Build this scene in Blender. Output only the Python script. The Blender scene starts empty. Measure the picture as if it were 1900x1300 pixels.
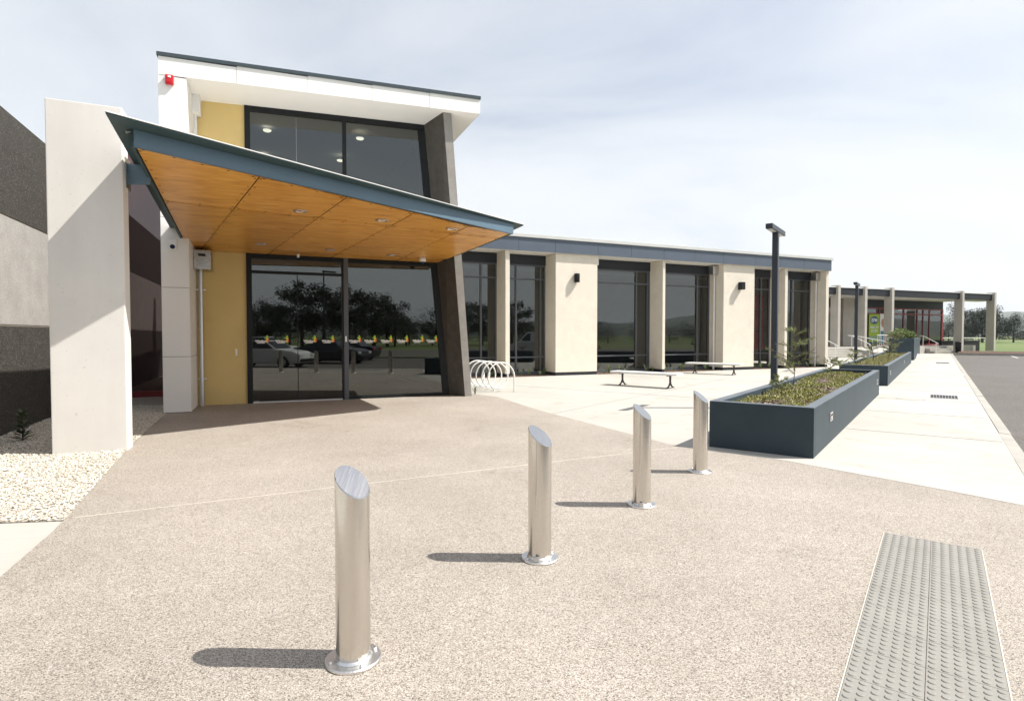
import bpy, bmesh, math, random
from mathutils import Vector, Matrix, noise as mnoise
R = math.radians
scene = bpy.context.scene
col = scene.collection

# ------------------------------------------------------------------ camera
cam_d = bpy.data.cameras.new("camera")
cam = bpy.data.objects.new("camera", cam_d); col.objects.link(cam)
cam.location = (0, 0, 1.6)
cam.rotation_euler = (R(90 - 1.53), 0, 0)
cam_d.sensor_width = 36.0
cam_d.lens = 36.0 * 1050 / 1900
cam_d.clip_start = 0.05
cam_d.clip_end = 20000
scene.camera = cam

# ------------------------------------------------------------------ sky
SUN_EL = 52.0
world = bpy.data.worlds.new("World"); scene.world = world
world.use_nodes = True
wn = world.node_tree; wn.nodes.clear()
def N(t, **k):
    n = wn.nodes.new(t)
    for a, b in k.items(): setattr(n, a, b)
    return n
sky = N('ShaderNodeTexSky'); sky.sky_type = 'NISHITA'; sky.sun_disc = False
sky.sun_elevation = R(SUN_EL); sky.sun_rotation = R(91)
sky.air_density = 1.0; sky.dust_density = 2.4; sky.ozone_density = 1.0
tc = N('ShaderNodeTexCoord')
sep = N('ShaderNodeSeparateXYZ'); wn.links.new(tc.outputs['Generated'], sep.inputs[0])
zc = N('ShaderNodeMath', operation='MAXIMUM'); wn.links.new(sep.outputs['Z'], zc.inputs[0]); zc.inputs[1].default_value = 0.0
za = N('ShaderNodeMath', operation='ADD'); wn.links.new(zc.outputs[0], za.inputs[0]); za.inputs[1].default_value = 0.16
dx = N('ShaderNodeMath', operation='DIVIDE'); wn.links.new(sep.outputs['X'], dx.inputs[0]); wn.links.new(za.outputs[0], dx.inputs[1])
dy = N('ShaderNodeMath', operation='DIVIDE'); wn.links.new(sep.outputs['Y'], dy.inputs[0]); wn.links.new(za.outputs[0], dy.inputs[1])
cmb = N('ShaderNodeCombineXYZ'); wn.links.new(dx.outputs[0], cmb.inputs[0]); wn.links.new(dy.outputs[0], cmb.inputs[1])
mp = N('ShaderNodeMapping'); wn.links.new(cmb.outputs[0], mp.inputs[0])
mp.inputs['Rotation'].default_value = (0, 0, R(-32)); mp.inputs['Scale'].default_value = (0.5, 0.95, 1)
n1 = N('ShaderNodeTexNoise'); wn.links.new(mp.outputs[0], n1.inputs[0])
n1.inputs['Scale'].default_value = 1.15; n1.inputs['Detail'].default_value = 6; n1.inputs['Roughness'].default_value = 0.54; n1.inputs['Distortion'].default_value = 0.6
rp = N('ShaderNodeValToRGB'); wn.links.new(n1.outputs[0], rp.inputs[0])
rp.color_ramp.elements[0].position = 0.34; rp.color_ramp.elements[0].color = (0.30, 0.30, 0.30, 1)
rp.color_ramp.elements[1].position = 0.62; rp.color_ramp.elements[1].color = (0.93, 0.93, 0.93, 1)
# thin high cloud: its opacity grows with the slant path through the layer
sl_a = N('ShaderNodeMath', operation='ADD'); wn.links.new(zc.outputs[0], sl_a.inputs[0]); sl_a.inputs[1].default_value = 0.12
sl_d = N('ShaderNodeMath', operation='DIVIDE'); sl_d.inputs[0].default_value = -0.95; wn.links.new(sl_a.outputs[0], sl_d.inputs[1])
sl_t = N('ShaderNodeMath', operation='MULTIPLY'); wn.links.new(sl_d.outputs[0], sl_t.inputs[0]); wn.links.new(rp.outputs[0], sl_t.inputs[1])
sl_e = N('ShaderNodeMath', operation='EXPONENT'); wn.links.new(sl_t.outputs[0], sl_e.inputs[0])
sl_f = N('ShaderNodeMath', operation='SUBTRACT'); sl_f.inputs[0].default_value = 1.0; wn.links.new(sl_e.outputs[0], sl_f.inputs[1])
mix = N('ShaderNodeMix', data_type='RGBA'); wn.links.new(sl_f.outputs[0], mix.inputs['Factor'])
wn.links.new(sky.outputs[0], mix.inputs[6]); mix.inputs[7].default_value = (6.75, 6.95, 7.1, 1)
bg = N('ShaderNodeBackground'); wn.links.new(mix.outputs[2], bg.inputs[0]); bg.inputs[1].default_value = 0.096
wo = N('ShaderNodeOutputWorld'); wn.links.new(bg.outputs[0], wo.inputs[0])

# ------------------------------------------------------------------ sun
sl = bpy.data.lights.new("sun", 'SUN'); sl.energy = 5.0; sl.angle = R(0.53); sl.color = (1.0, 0.955, 0.89)
sun = bpy.data.objects.new("sun", sl); col.objects.link(sun)
to_sun = Vector((math.cos(R(SUN_EL)), -0.02, math.sin(R(SUN_EL))))
sun.rotation_euler = to_sun.to_track_quat('Z', 'Y').to_euler()
sun.location = (30, 0, 40)

vs = scene.view_settings
vs.view_transform = 'Standard'; vs.look = 'None'; vs.gamma = 1.0; vs.use_curve_mapping = False
vs.exposure = 0.64

# ------------------------------------------------------------------ materials
MATS = {}
def pmat(name, base, rough=0.6, metal=0.0, spec=0.5):
    m = bpy.data.materials.new(name); m.use_nodes = True
    b = m.node_tree.nodes['Principled BSDF']
    b.inputs['Base Color'].default_value = (*base, 1); b.inputs['Roughness'].default_value = rough
    b.inputs['Metallic'].default_value = metal; b.inputs['Specular IOR Level'].default_value = spec
    MATS[name] = m
    return m, m.node_tree, b
def add(nt, t, **k):
    n = nt.nodes.new(t)
    for a, b in k.items(): setattr(n, a, b)
    return n
def coords(nt, kind='Object', scale=(1, 1, 1), rot=(0, 0, 0)):
    t = add(nt, 'ShaderNodeTexCoord'); m = add(nt, 'ShaderNodeMapping')
    nt.links.new(t.outputs[kind], m.inputs[0]); m.inputs['Scale'].default_value = scale; m.inputs['Rotation'].default_value = rot
    return m.outputs[0]
def geo_pos(nt):
    return add(nt, 'ShaderNodeNewGeometry').outputs['Position']
def noise(nt, vec, scale, detail=4, rough=0.55, dist=0):
    n = add(nt, 'ShaderNodeTexNoise'); nt.links.new(vec, n.inputs[0])
    n.inputs['Scale'].default_value = scale; n.inputs['Detail'].default_value = detail
    n.inputs['Roughness'].default_value = rough; n.inputs['Distortion'].default_value = dist
    return n.outputs[0]
def ramp(nt, fac, stops):
    r = add(nt, 'ShaderNodeValToRGB'); nt.links.new(fac, r.inputs[0])
    e = r.color_ramp.elements
    while len(e) < len(stops): e.new(0.5)
    for i, (p, c) in enumerate(stops): e[i].position = p; e[i].color = (*c, 1)
    return r.outputs[0]
def mulc(nt, a, b, fac=1.0):
    m = add(nt, 'ShaderNodeMix', data_type='RGBA', blend_type='MULTIPLY'); m.inputs[0].default_value = fac
    nt.links.new(a, m.inputs[6]); nt.links.new(b, m.inputs[7]); return m.outputs[2]
def mixc(nt, f, a, b):
    m = add(nt, 'ShaderNodeMix', data_type='RGBA'); nt.links.new(f, m.inputs[0]); nt.links.new(a, m.inputs[6]); nt.links.new(b, m.inputs[7]); return m.outputs[2]
def bump(nt, b, h, strength=0.3, dist=0.01):
    n = add(nt, 'ShaderNodeBump'); n.inputs['Strength'].default_value = strength; n.inputs['Distance'].default_value = dist
    nt.links.new(h, n.inputs['Height']); nt.links.new(n.outputs[0], b.inputs['Normal'])
def mottled(name, base, rough=0.6, var=0.12, scale=2.0, fine=0.06, fscale=60, bstr=0.15, bdist=0.004, metal=0, spec=0.5):
    """plain painted / cast surface with slow mottling and fine grain"""
    m, nt, b = pmat(name, base, rough, metal, spec)
    v = geo_pos(nt)
    a = ramp(nt, noise(nt, v, scale, 5), [(0.3, tuple(c * (1 - var) for c in base)), (0.7, tuple(min(1, c * (1 + var)) for c in base))])
    f = noise(nt, v, fscale, 3)
    g = ramp(nt, f, [(0.3, (1 - fine,) * 3), (0.7, (1.0,) * 3)])
    nt.links.new(mulc(nt, a, g), b.inputs['Base Color'])
    bump(nt, b, f, bstr, bdist)
    return m

# exposed aggregate paving
def aggregate(name, cols, scale, slow=0.12, bstr=0.6, rough=0.75, tint=None):
    m, nt, b = pmat(name, (0.4, 0.35, 0.3), rough)
    v = geo_pos(nt)
    vo = add(nt, 'ShaderNodeTexVoronoi'); nt.links.new(v, vo.inputs[0]); vo.inputs['Scale'].default_value = scale
    sp = add(nt, 'ShaderNodeSeparateColor'); nt.links.new(vo.outputs['Color'], sp.inputs[0])
    n = len(cols)
    c = ramp(nt, sp.outputs[0], [(i / (n - 1), k) for i, k in enumerate(cols)])
    edge = ramp(nt, vo.outputs['Distance'], [(0.0, (1, 1, 1)), (0.45, (1, 1, 1)), (0.75, (0.6, 0.565, 0.51))])
    big = ramp(nt, noise(nt, v, 0.55, 6, 0.6), [(0.32, (1 - slow, 1 - slow, 1 - slow * 1.1)), (0.68, (1.0, 1.0, 1.0))])
    mid = ramp(nt, noise(nt, v, 9.0, 4, 0.7), [(0.3, (0.9, 0.89, 0.88)), (0.7, (1, 1, 1))])
    st = ramp(nt, noise(nt, v, 0.9, 8, 0.72, 0.8), [(0.28, (0.80, 0.785, 0.76)), (0.40, (1, 1, 1))])
    nt.links.new(mulc(nt, mulc(nt, mulc(nt, mulc(nt, c, edge), big), mid), st), b.inputs['Base Color'])
    inv = add(nt, 'ShaderNodeMath', operation='SUBTRACT'); inv.inputs[0].default_value = 1; nt.links.new(vo.outputs['Distance'], inv.inputs[1])
    bump(nt, b, inv.outputs[0], bstr, 0.004)
    return m
aggregate('paving', [(0.13, 0.115, 0.10), (0.34, 0.302, 0.265), (0.42, 0.376, 0.332), (0.47, 0.424, 0.378), (0.51, 0.466, 0.418), (0.62, 0.578, 0.525)], 175, 0.2)
aggregate('dark_aggregate', [(0.028, 0.026, 0.023), (0.045, 0.042, 0.037), (0.07, 0.064, 0.055), (0.055, 0.05, 0.045), (0.04, 0.037, 0.033), (0.06, 0.055, 0.05), (0.05, 0.046, 0.04), (0.16, 0.155, 0.14)], 60, 0.15, 0.9)
aggregate('asphalt', [(0.075, 0.07, 0.065), (0.12, 0.11, 0.10), (0.15, 0.14, 0.13), (0.20, 0.19, 0.18)], 70, 0.18, 0.5, 0.85)

def concrete():
    m, nt, b = pmat('concrete', (0.6, 0.57, 0.52), 0.8)
    v = geo_pos(nt)
    big = ramp(nt, noise(nt, v, 0.35, 6, 0.6), [(0.3, (0.40, 0.385, 0.345)), (0.7, (0.475, 0.46, 0.42))])
    mv = add(nt, 'ShaderNodeMapping'); nt.links.new(v, mv.inputs[0]); mv.inputs['Rotation'].default_value = (0, 0, R(37)); mv.inputs['Scale'].default_value = (2.0, 45, 1)
    br = ramp(nt, noise(nt, mv.outputs[0], 1.0, 4, 0.7), [(0.3, (0.90, 0.895, 0.885)), (0.7, (1, 1, 1))])
    sp = ramp(nt, noise(nt, v, 1.7, 8, 0.72, 0.6), [(0.30, (0.82, 0.795, 0.75)), (0.46, (1, 1, 1))])
    nt.links.new(mulc(nt, mulc(nt, big, br), sp), b.inputs['Base Color'])
    bump(nt, b, noise(nt, mv.outputs[0], 1.5, 3), 0.2, 0.003)
concrete()
mottled('kerb_concrete', (0.36, 0.34, 0.305), 0.85, 0.12, 1.2, 0.15, 40)
mottled('joint_dark', (0.16, 0.15, 0.14), 0.9)
mottled('joint_pale', (0.56, 0.515, 0.44), 0.8)
mottled('gravel_bed', (0.50, 0.45, 0.375), 0.9, 0.3, 12, 0.4, 90, 0.8, 0.02)
def gravel():
    m, nt, b = pmat('gravel_stone', (0.6, 0.55, 0.48), 0.8)
    oi = add(nt, 'ShaderNodeNewGeometry')
    c = ramp(nt, oi.outputs['Random Per Island'], [(0.0, (0.36, 0.30, 0.23)), (0.12, (0.52, 0.47, 0.39)), (0.6, (0.60, 0.56, 0.48)), (1.0, (0.70, 0.67, 0.60))])
    nt.links.new(c, b.inputs['Base Color'])
gravel()
def weathered_white(name, base, stain):
    m, nt, b = pmat(name, base, 0.7)
    v = geo_pos(nt)
    big = ramp(nt, noise(nt, v, 1.6, 6, 0.6), [(0.3, tuple(c * 0.93 for c in base)), (0.7, base)])
    mv = add(nt, 'ShaderNodeMapping'); nt.links.new(v, mv.inputs[0]); mv.inputs['Scale'].default_value = (5, 5, 0.8)
    st = ramp(nt, noise(nt, mv.outputs[0], 0.5, 5, 0.65), [(0.3, (1 - stain,) * 3), (0.65, (1, 1, 1))])
    po = ramp(nt, noise(nt, v, 26, 2, 0.5), [(0.22, (0.75, 0.73, 0.7)), (0.30, (1, 1, 1))])
    nt.links.new(mulc(nt, mulc(nt, big, st), po), b.inputs['Base Color'])
    bump(nt, b, noise(nt, v, 35, 4), 0.12, 0.004)
weathered_white('pillar_concrete', (0.70, 0.675, 0.635), 0.06)
mottled('white_panel', (0.80, 0.785, 0.75), 0.45, 0.025, 0.8, 0.01, 30, 0.03, 0.002)
mottled('white_soffit', (0.80, 0.78, 0.73), 0.7, 0.02, 1, 0.01, 30, 0.03)
mottled('yellow_render', (0.68, 0.51, 0.21), 0.8, 0.06, 1.4, 0.06, 90, 0.25, 0.003)
mottled('dark_frame', (0.016, 0.018, 0.019), 0.4, 0.05, 2, 0.02, 40, 0.02, spec=0.15)
mottled('grey_frame', (0.085, 0.09, 0.10), 0.4, 0.05, 2, 0.02, 40, 0.02)
mottled('spandrel', (0.033, 0.036, 0.042), 0.5, 0.06, 1, 0.02, 40, 0.03, spec=0.15)
mottled('steel_blue', (0.10, 0.165, 0.22), 0.45, 0.06, 1.5, 0.03, 50, 0.04)
mottled('steel_green', (0.055, 0.09, 0.095), 0.4, 0.08, 1.5, 0.03, 50, 0.04, spec=0.15)
mottled('roof_white', (0.78, 0.78, 0.77), 0.4, 0.03, 2, 0.02, 30, 0.02)
mottled('capping', (0.55, 0.56, 0.54), 0.5, 0.05, 2, 0.02, 30, 0.02)
mottled('fascia_blue', (0.085, 0.11, 0.145), 0.45, 0.05, 1.2, 0.03, 60, 0.03)
mottled('cap_blue', (0.06, 0.078, 0.088), 0.4, 0.05, 2, 0.02, 30, 0.02, spec=0.15)
mottled('blade_concrete', (0.105, 0.098, 0.086), 0.85, 0.16, 5, 0.5, 120, 0.5, 0.004, spec=0.15)
mottled('blade_edge_sunlit', (0.30, 0.285, 0.26), 0.8, 0.12, 4, 0.2, 60, 0.25, 0.003)  # lighter copy of the blade concrete: sunlight on the front face put into colour
mottled('cream_render', (0.79, 0.725, 0.615), 0.85, 0.05, 2.5, 0.22, 70, 0.5, 0.006)
mottled('mid_band', (0.40, 0.385, 0.36), 0.85, 0.10, 3, 0.45, 75, 0.6, 0.006)
mottled('grey_fin', (0.50, 0.47, 0.415), 0.85, 0.06, 1.5, 0.12, 40, 0.3, 0.004)
mottled('planter_paint', (0.040, 0.058, 0.070), 0.5, 0.10, 2.2, 0.08, 90, 0.3, 0.003, spec=0.15)
mottled('planter_rim', (0.11, 0.13, 0.15), 0.6, 0.10, 2.2, 0.08, 90, 0.3, 0.003)
mottled('soil', (0.10, 0.07, 0.045), 0.95, 0.4, 8, 0.4, 60, 0.8, 0.02)
mottled('red_paint', (0.22, 0.014, 0.016), 0.4, 0.05, 2, 0.02, 40, 0.02)
mottled('red_alarm', (0.55, 0.012, 0.02), 0.3, 0.03, 5, 0.02, 40, 0.02)
mottled('black_metal', (0.02, 0.02, 0.021), 0.45, 0.05, 3, 0.05, 60, 0.05, spec=0.15)
mottled('post_paint', (0.045, 0.054, 0.064), 0.4, 0.05, 2, 0.03, 60, 0.03, spec=0.15)
mottled('plastic_white', (0.8, 0.8, 0.78), 0.35, 0.02, 3, 0.01, 40, 0.01)
mottled('bench_white', (0.78, 0.77, 0.74), 0.45, 0.04, 3, 0.03, 60, 0.03)
mottled('rack_white', (0.72, 0.71, 0.68), 0.4, 0.04, 4, 0.03, 60, 0.03)
mottled('cast_iron', (0.05, 0.045, 0.04), 0.6, 0.2, 10, 0.1, 80, 0.1)
mottled('tactile', (0.255, 0.245, 0.22), 0.7, 0.07, 3, 0.12, 120, 0.25, 0.002)
mottled('interior_dark', (0.10, 0.10, 0.10), 0.8)
mottled('interior_wall', (0.22, 0.21, 0.20), 0.8)
mottled('red_interior', (0.55, 0.05, 0.04), 0.6)
mottled('bark', (0.09, 0.07, 0.055), 0.9, 0.3, 6, 0.3, 30, 0.6, 0.02)
mottled('mulch', (0.13, 0.075, 0.05), 0.95, 0.35, 5, 0.5, 40, 0.9, 0.04)
mottled('rubber', (0.02, 0.02, 0.02), 0.8)
mottled('car_white', (0.72, 0.72, 0.70), 0.2, 0.02, 1, 0.01, 40, 0.01)
mottled('car_dark', (0.03, 0.033, 0.04), 0.15, 0.02, 1, 0.01, 40, 0.01)
mottled('car_glass', (0.015, 0.018, 0.02), 0.05, 0.02, 1, 0.01, 40, 0.0)
mottled('line_paint', (0.75, 0.75, 0.72), 0.7, 0.08, 5, 0.1, 60)
mottled('ink_white', (0.82, 0.82, 0.8), 0.5, 0.01, 3, 0.01, 40, 0)
mottled('ink_green', (0.14, 0.42, 0.03), 0.5, 0.03, 3, 0.01, 40, 0)
mottled('ink_lime', (0.36, 0.52, 0.03), 0.5, 0.03, 3, 0.01, 40, 0)
mottled('ink_yellow', (0.85, 0.52, 0.03), 0.5, 0.03, 3, 0.01, 40, 0)
mottled('ink_red', (0.62, 0.07, 0.03), 0.5, 0.03, 3, 0.01, 40, 0)
mottled('ink_blue', (0.012, 0.06, 0.25), 0.5, 0.03, 3, 0.01, 40, 0)
mottled('ink_teal', (0.05, 0.22, 0.30), 0.5, 0.03, 3, 0.01, 40, 0)
mottled('ink_skin', (0.50, 0.26, 0.16), 0.5, 0.1, 6, 0.01, 40, 0)
mottled('ink_sage', (0.28, 0.40, 0.22), 0.5, 0.03, 3, 0.01, 40, 0)
def brushed(name, base, rough, axis_scale, aniso=0.0):
    m, nt, b = pmat(name, base, rough, 1.0)
    v = coords(nt, 'Object', axis_scale)
    n = noise(nt, v, 1.0, 4, 0.7)
    r = ramp(nt, n, [(0.3, (rough * 0.75,) * 3), (0.7, (rough * 1.3,) * 3)])
    nt.links.new(r, b.inputs['Roughness'])
    c = ramp(nt, n, [(0.3, tuple(k * 0.88 for k in base)), (0.7, base)])
    b.inputs['Base Color'].default_value = (*base, 1) if aniso else (*base, 1)
    b.inputs['Anisotropic'].default_value = aniso
    bump(nt, b, n, 0.015, 0.001)
brushed('stainless', (0.64, 0.61, 0.565), 0.19, (2, 2, 120), 0.0)
brushed('stainless_flat', (0.74, 0.73, 0.71), 0.34, (160, 4, 4))
brushed('galvanised', (0.55, 0.55, 0.54), 0.35, (14, 14, 14))
brushed('stainless_cap', (0.50, 0.50, 0.50), 0.2, (120, 4, 4))
brushed('stainless_box', (0.46, 0.45, 0.43), 0.25, (4, 4, 120))
pmat('lens_glass', (0.75, 0.75, 0.72), 0.15)
pmat('lens_dark', (0.01, 0.015, 0.05), 0.08)
pmat('chrome', (0.8, 0.8, 0.8), 0.1, 1.0)
def wood():
    m, nt, b = pmat('plywood', (0.42, 0.17, 0.04), 0.32)
    v = coords(nt, 'Object', (1, 1, 1))
    oi = add(nt, 'ShaderNodeObjectInfo')
    off = add(nt, 'ShaderNodeVectorMath', operation='ADD'); nt.links.new(v, off.inputs[0])
    sc = add(nt, 'ShaderNodeVectorMath', operation='SCALE'); cb = add(nt, 'ShaderNodeCombineXYZ')
    nt.links.new(oi.outputs['Random'], cb.inputs[0]); nt.links.new(oi.outputs['Random'], cb.inputs[1])
    nt.links.new(cb.outputs[0], sc.inputs[0]); sc.inputs['Scale'].default_value = 37.0
    nt.links.new(sc.outputs[0], off.inputs[1])
    mv = add(nt, 'ShaderNodeMapping'); nt.links.new(off.outputs[0], mv.inputs[0])
    mv.inputs['Rotation'].default_value = (0, 0, R(8)); mv.inputs['Scale'].default_value = (1.0, 5.5, 1)
    g = noise(nt, mv.outputs[0], 1.3, 8, 0.62, 1.6)
    c = ramp(nt, g, [(0.26, (0.52, 0.205, 0.03)), (0.5, (0.82, 0.39, 0.07)), (0.72, (0.92, 0.54, 0.14))])
    mv2 = add(nt, 'ShaderNodeMapping'); nt.links.new(off.outputs[0], mv2.inputs[0]); mv2.inputs['Rotation'].default_value = (0, 0, R(8)); mv2.inputs['Scale'].default_value = (3, 70, 1)
    f = ramp(nt, noise(nt, mv2.outputs[0], 1.0, 4, 0.6), [(0.3, (0.86, 0.82, 0.78)), (0.6, (1, 1, 1))])
    pv = ramp(nt, oi.outputs['Random'], [(0, (0.82, 0.79, 0.76)), (1, (1, 1, 1))])
    nt.links.new(mulc(nt, mulc(nt, c, f), pv), b.inputs['Base Color'])
    b.inputs['Coat Weight'].default_value = 0.25; b.inputs['Coat Roughness'].default_value = 0.25
wood()
def glass(name, tint, ior, refl=(0.92, 0.95, 1.0)):
    m = bpy.data.materials.new(name); m.use_nodes = True; nt = m.node_tree; nt.nodes.clear()
    fr = add(nt, 'ShaderNodeFresnel'); fr.inputs['IOR'].default_value = ior
    gl = add(nt, 'ShaderNodeBsdfGlossy'); gl.inputs['Roughness'].default_value = 0.0; gl.inputs['Color'].default_value = (*refl, 1)
    tr = add(nt, 'ShaderNodeBsdfTransparent'); tr.inputs['Color'].default_value = (*tint, 1)
    mx = add(nt, 'ShaderNodeMixShader'); o = add(nt, 'ShaderNodeOutputMaterial')
    nt.links.new(fr.outputs[0], mx.inputs[0]); nt.links.new(tr.outputs[0], mx.inputs[1]); nt.links.new(gl.outputs[0], mx.inputs[2])
    nt.links.new(mx.outputs[0], o.inputs[0]); MATS[name] = m
glass('glass', (0.15, 0.16, 0.145), 2.05, (0.93, 0.97, 0.93))
glass('glass_clear', (0.6, 0.6, 0.58), 1.7)
glass('glass_red', (0.16, 0.05, 0.05), 2.1, (1.0, 0.85, 0.85))
def emit(name, c, s):
    m = bpy.data.materials.new(name); m.use_nodes = True; nt = m.node_tree; nt.nodes.clear()
    e = add(nt, 'ShaderNodeEmission'); e.inputs[0].default_value = (*c, 1); e.inputs[1].default_value = s
    o = add(nt, 'ShaderNodeOutputMaterial'); nt.links.new(e.outputs[0], o.inputs[0]); MATS[name] = m
emit('lamp_lit', (1, 0.93, 0.8), 4.0)
def leafmat(name, c0, c1, trans=0.25):
    m, nt, b = pmat(name, c0, 0.55)
    g = add(nt, 'ShaderNodeNewGeometry')
    nt.links.new(ramp(nt, g.outputs['Random Per Island'], [(0.0, c0), (1.0, c1)]), b.inputs['Base Color'])
    b.inputs['Subsurface Weight'].default_value = 0.0
leafmat('leaf_gum', (0.012, 0.02, 0.009), (0.036, 0.05, 0.02))
leafmat('leaf_dark', (0.010, 0.018, 0.008), (0.03, 0.046, 0.018))
leafmat('leaf_lime', (0.08, 0.13, 0.02), (0.20, 0.25, 0.06))
leafmat('leaf_sprig', (0.12, 0.15, 0.045), (0.30, 0.32, 0.12))
leafmat('leaf_cover', (0.07, 0.09, 0.015), (0.33, 0.31, 0.05))
leafmat('leaf_strap', (0.05, 0.10, 0.02), (0.16, 0.22, 0.06))
leafmat('leaf_shrub', (0.03, 0.055, 0.02), (0.07, 0.10, 0.035))
leafmat('chip', (0.04, 0.025, 0.015), (0.24, 0.16, 0.10))
def grassmat():
    m, nt, b = pmat('grass', (0.09, 0.14, 0.03), 0.9)
    v = geo_pos(nt)
    a = ramp(nt, noise(nt, v, 0.02, 6, 0.6), [(0.3, (0.085, 0.14, 0.025)), (0.5, (0.12, 0.17, 0.035)), (0.7, (0.17, 0.17, 0.06))])
    f = ramp(nt, noise(nt, v, 3, 6, 0.7), [(0.3, (0.7, 0.7, 0.7)), (0.7, (1, 1, 1))])
    nt.links.new(mulc(nt, a, f), b.inputs['Base Color'])
grassmat()
def hillmat():
    m, nt, b = pmat('hill_forest', (0.05, 0.07, 0.045), 0.95)
    v = geo_pos(nt)
    a = ramp(nt, noise(nt, v, 0.004, 8, 0.65), [(0.35, (0.035, 0.052, 0.03)), (0.6, (0.06, 0.08, 0.045)), (0.75, (0.12, 0.13, 0.07))])
    nt.links.new(a, b.inputs['Base Color'])
hillmat()

# ------------------------------------------------------------------ mesh helpers
class MB:
    def __init__(s): s.v = []; s.f = []; s.m = []; s.sm = []
    def face(s, pts, mi=0, smooth=False):
        i = len(s.v); s.v += [tuple(p) for p in pts]; s.f.append(tuple(range(i, i + len(pts)))); s.m.append(mi); s.sm.append(smooth)
    def mesh(s, verts, faces, mi=0, smooth=False):
        i = len(s.v); s.v += [tuple(p) for p in verts]
        for f in faces: s.f.append(tuple(i + k for k in f)); s.m.append(mi); s.sm.append(smooth)
    def box(s, x0, x1, y0, y1, z0, z1, mi=0, bev=0.0):
        s.hexa([(x0, y0, z0), (x1, y0, z0), (x1, y1, z0), (x0, y1, z0), (x0, y0, z1), (x1, y0, z1), (x1, y1, z1), (x0, y1, z1)], mi, bev)
    def hexa(s, p, mi=0, bev=0.0):
        fs = [(0, 3, 2, 1), (4, 5, 6, 7), (0, 1, 5, 4), (1, 2, 6, 5), (2, 3, 7, 6), (3, 0, 4, 7)]
        if bev <= 0: s.mesh(p, fs, mi); return
        bm = bmesh.new(); vs_ = [bm.verts.new(q) for q in p]
        for f in fs: bm.faces.new([vs_[k] for k in f])
        bmesh.ops.bevel(bm, geom=list(bm.edges), offset=bev, segments=2, profile=0.6, affect='EDGES', clamp_overlap=True)
        bm.verts.index_update()
        s.mesh([v.co[:] for v in bm.verts], [[v.index for v in f.verts] for f in bm.faces], mi); bm.free()
    def prism(s, poly, z0, z1, mi=0):
        n = len(poly)
        f0 = z0 if callable(z0) else (lambda x, y: z0); f1 = z1 if callable(z1) else (lambda x, y: z1)
        vs_ = [(x, y, f0(x, y)) for x, y in poly] + [(x, y, f1(x, y)) for x, y in poly]
        fs = [tuple(reversed(range(n))), tuple(range(n, 2 * n))] + [(i, (i + 1) % n, n + (i + 1) % n, n + i) for i in range(n)]
        s.mesh(vs_, fs, mi)
    def tube(s, path, r, seg=8, mi=0, cap=True):
        path = [Vector(p) for p in path]; n = len(path)
        rad = r if isinstance(r, (list, tuple)) else [r] * n
        rings = []; up = None
        for i, p in enumerate(path):
            t = (path[min(i + 1, n - 1)] - path[max(i - 1, 0)]).normalized()
            if up is None:
                a = Vector((0, 0, 1)) if abs(t.z) < 0.9 else Vector((1, 0, 0))
                up = (a - t * a.dot(t)).normalized()
            else: up = (up - t * up.dot(t)).normalized()
            sd = t.cross(up)
            rings.append([p + (up * math.cos(2 * math.pi * k / seg) + sd * math.sin(2 * math.pi * k / seg)) * rad[i] for k in range(seg)])
        vs_ = [q[:] for rg in rings for q in rg]
        fs = [(i * seg + k, i * seg + (k + 1) % seg, (i + 1) * seg + (k + 1) % seg, (i + 1) * seg + k) for i in range(n - 1) for k in range(seg)]
        s.mesh(vs_, fs, mi, True)
        if cap:
            s.face([q[:] for q in reversed(rings[0])], mi); s.face([q[:] for q in rings[-1]], mi)
    def lathe(s, prof, c=(0, 0), seg=24, mi=0, smooth=True):
        n = len(prof)
        vs_ = [(c[0] + r * math.cos(2 * math.pi * k / seg), c[1] + r * math.sin(2 * math.pi * k / seg), z) for r, z in prof for k in range(seg)]
        fs = [(i * seg + k, i * seg + (k + 1) % seg, (i + 1) * seg + (k + 1) % seg, (i + 1) * seg + k) for i in range(n - 1) for k in range(seg)]
        s.mesh(vs_, fs, mi, smooth)
    def data(s, name, mats):
        me = bpy.data.meshes.new(name); me.from_pydata(s.v, [], s.f)
        for m in ([mats] if isinstance(mats, str) else mats): me.materials.append(MATS[m])
        me.polygons.foreach_set('material_index', s.m); me.polygons.foreach_set('use_smooth', s.sm)
        me.update(); return me
    def build(s, name, mats, parent=None, loc=None, rz=0):
        return link(name, s.data(name, mats), parent, loc, rz)
def link(name, me, parent=None, loc=None, rz=0):
    o = bpy.data.objects.new(name, me); col.objects.link(o)
    if parent is not None: o.parent = parent
    if loc is not None: o.location = loc
    o.rotation_euler.z = rz
    return o
def tag(o, label=None, cat=None, group=None, kind=None):
    if label: o['label'] = label
    if cat: o['category'] = cat
    if group: o['group'] = group
    if kind: o['kind'] = kind
    return o
def thing(name, label, cat, loc=(0, 0, 0), rz=0, group=None):
    o = link(name, None, None, loc, rz); return tag(o, label, cat, group)
def one(x, **k): return x
def copy_tree(o, parent=None):
    c = o.copy(); col.objects.link(c); c.parent = parent
    for ch in list(o.children): copy_tree(ch, c)
    return c
def bx(name, mat, parent, x0, x1, y0, y1, z0, z1, bev=0.0):
    m = MB(); m.box(x0, x1, y0, y1, z0, z1, 0, bev); return m.build(name, mat, parent)

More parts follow.
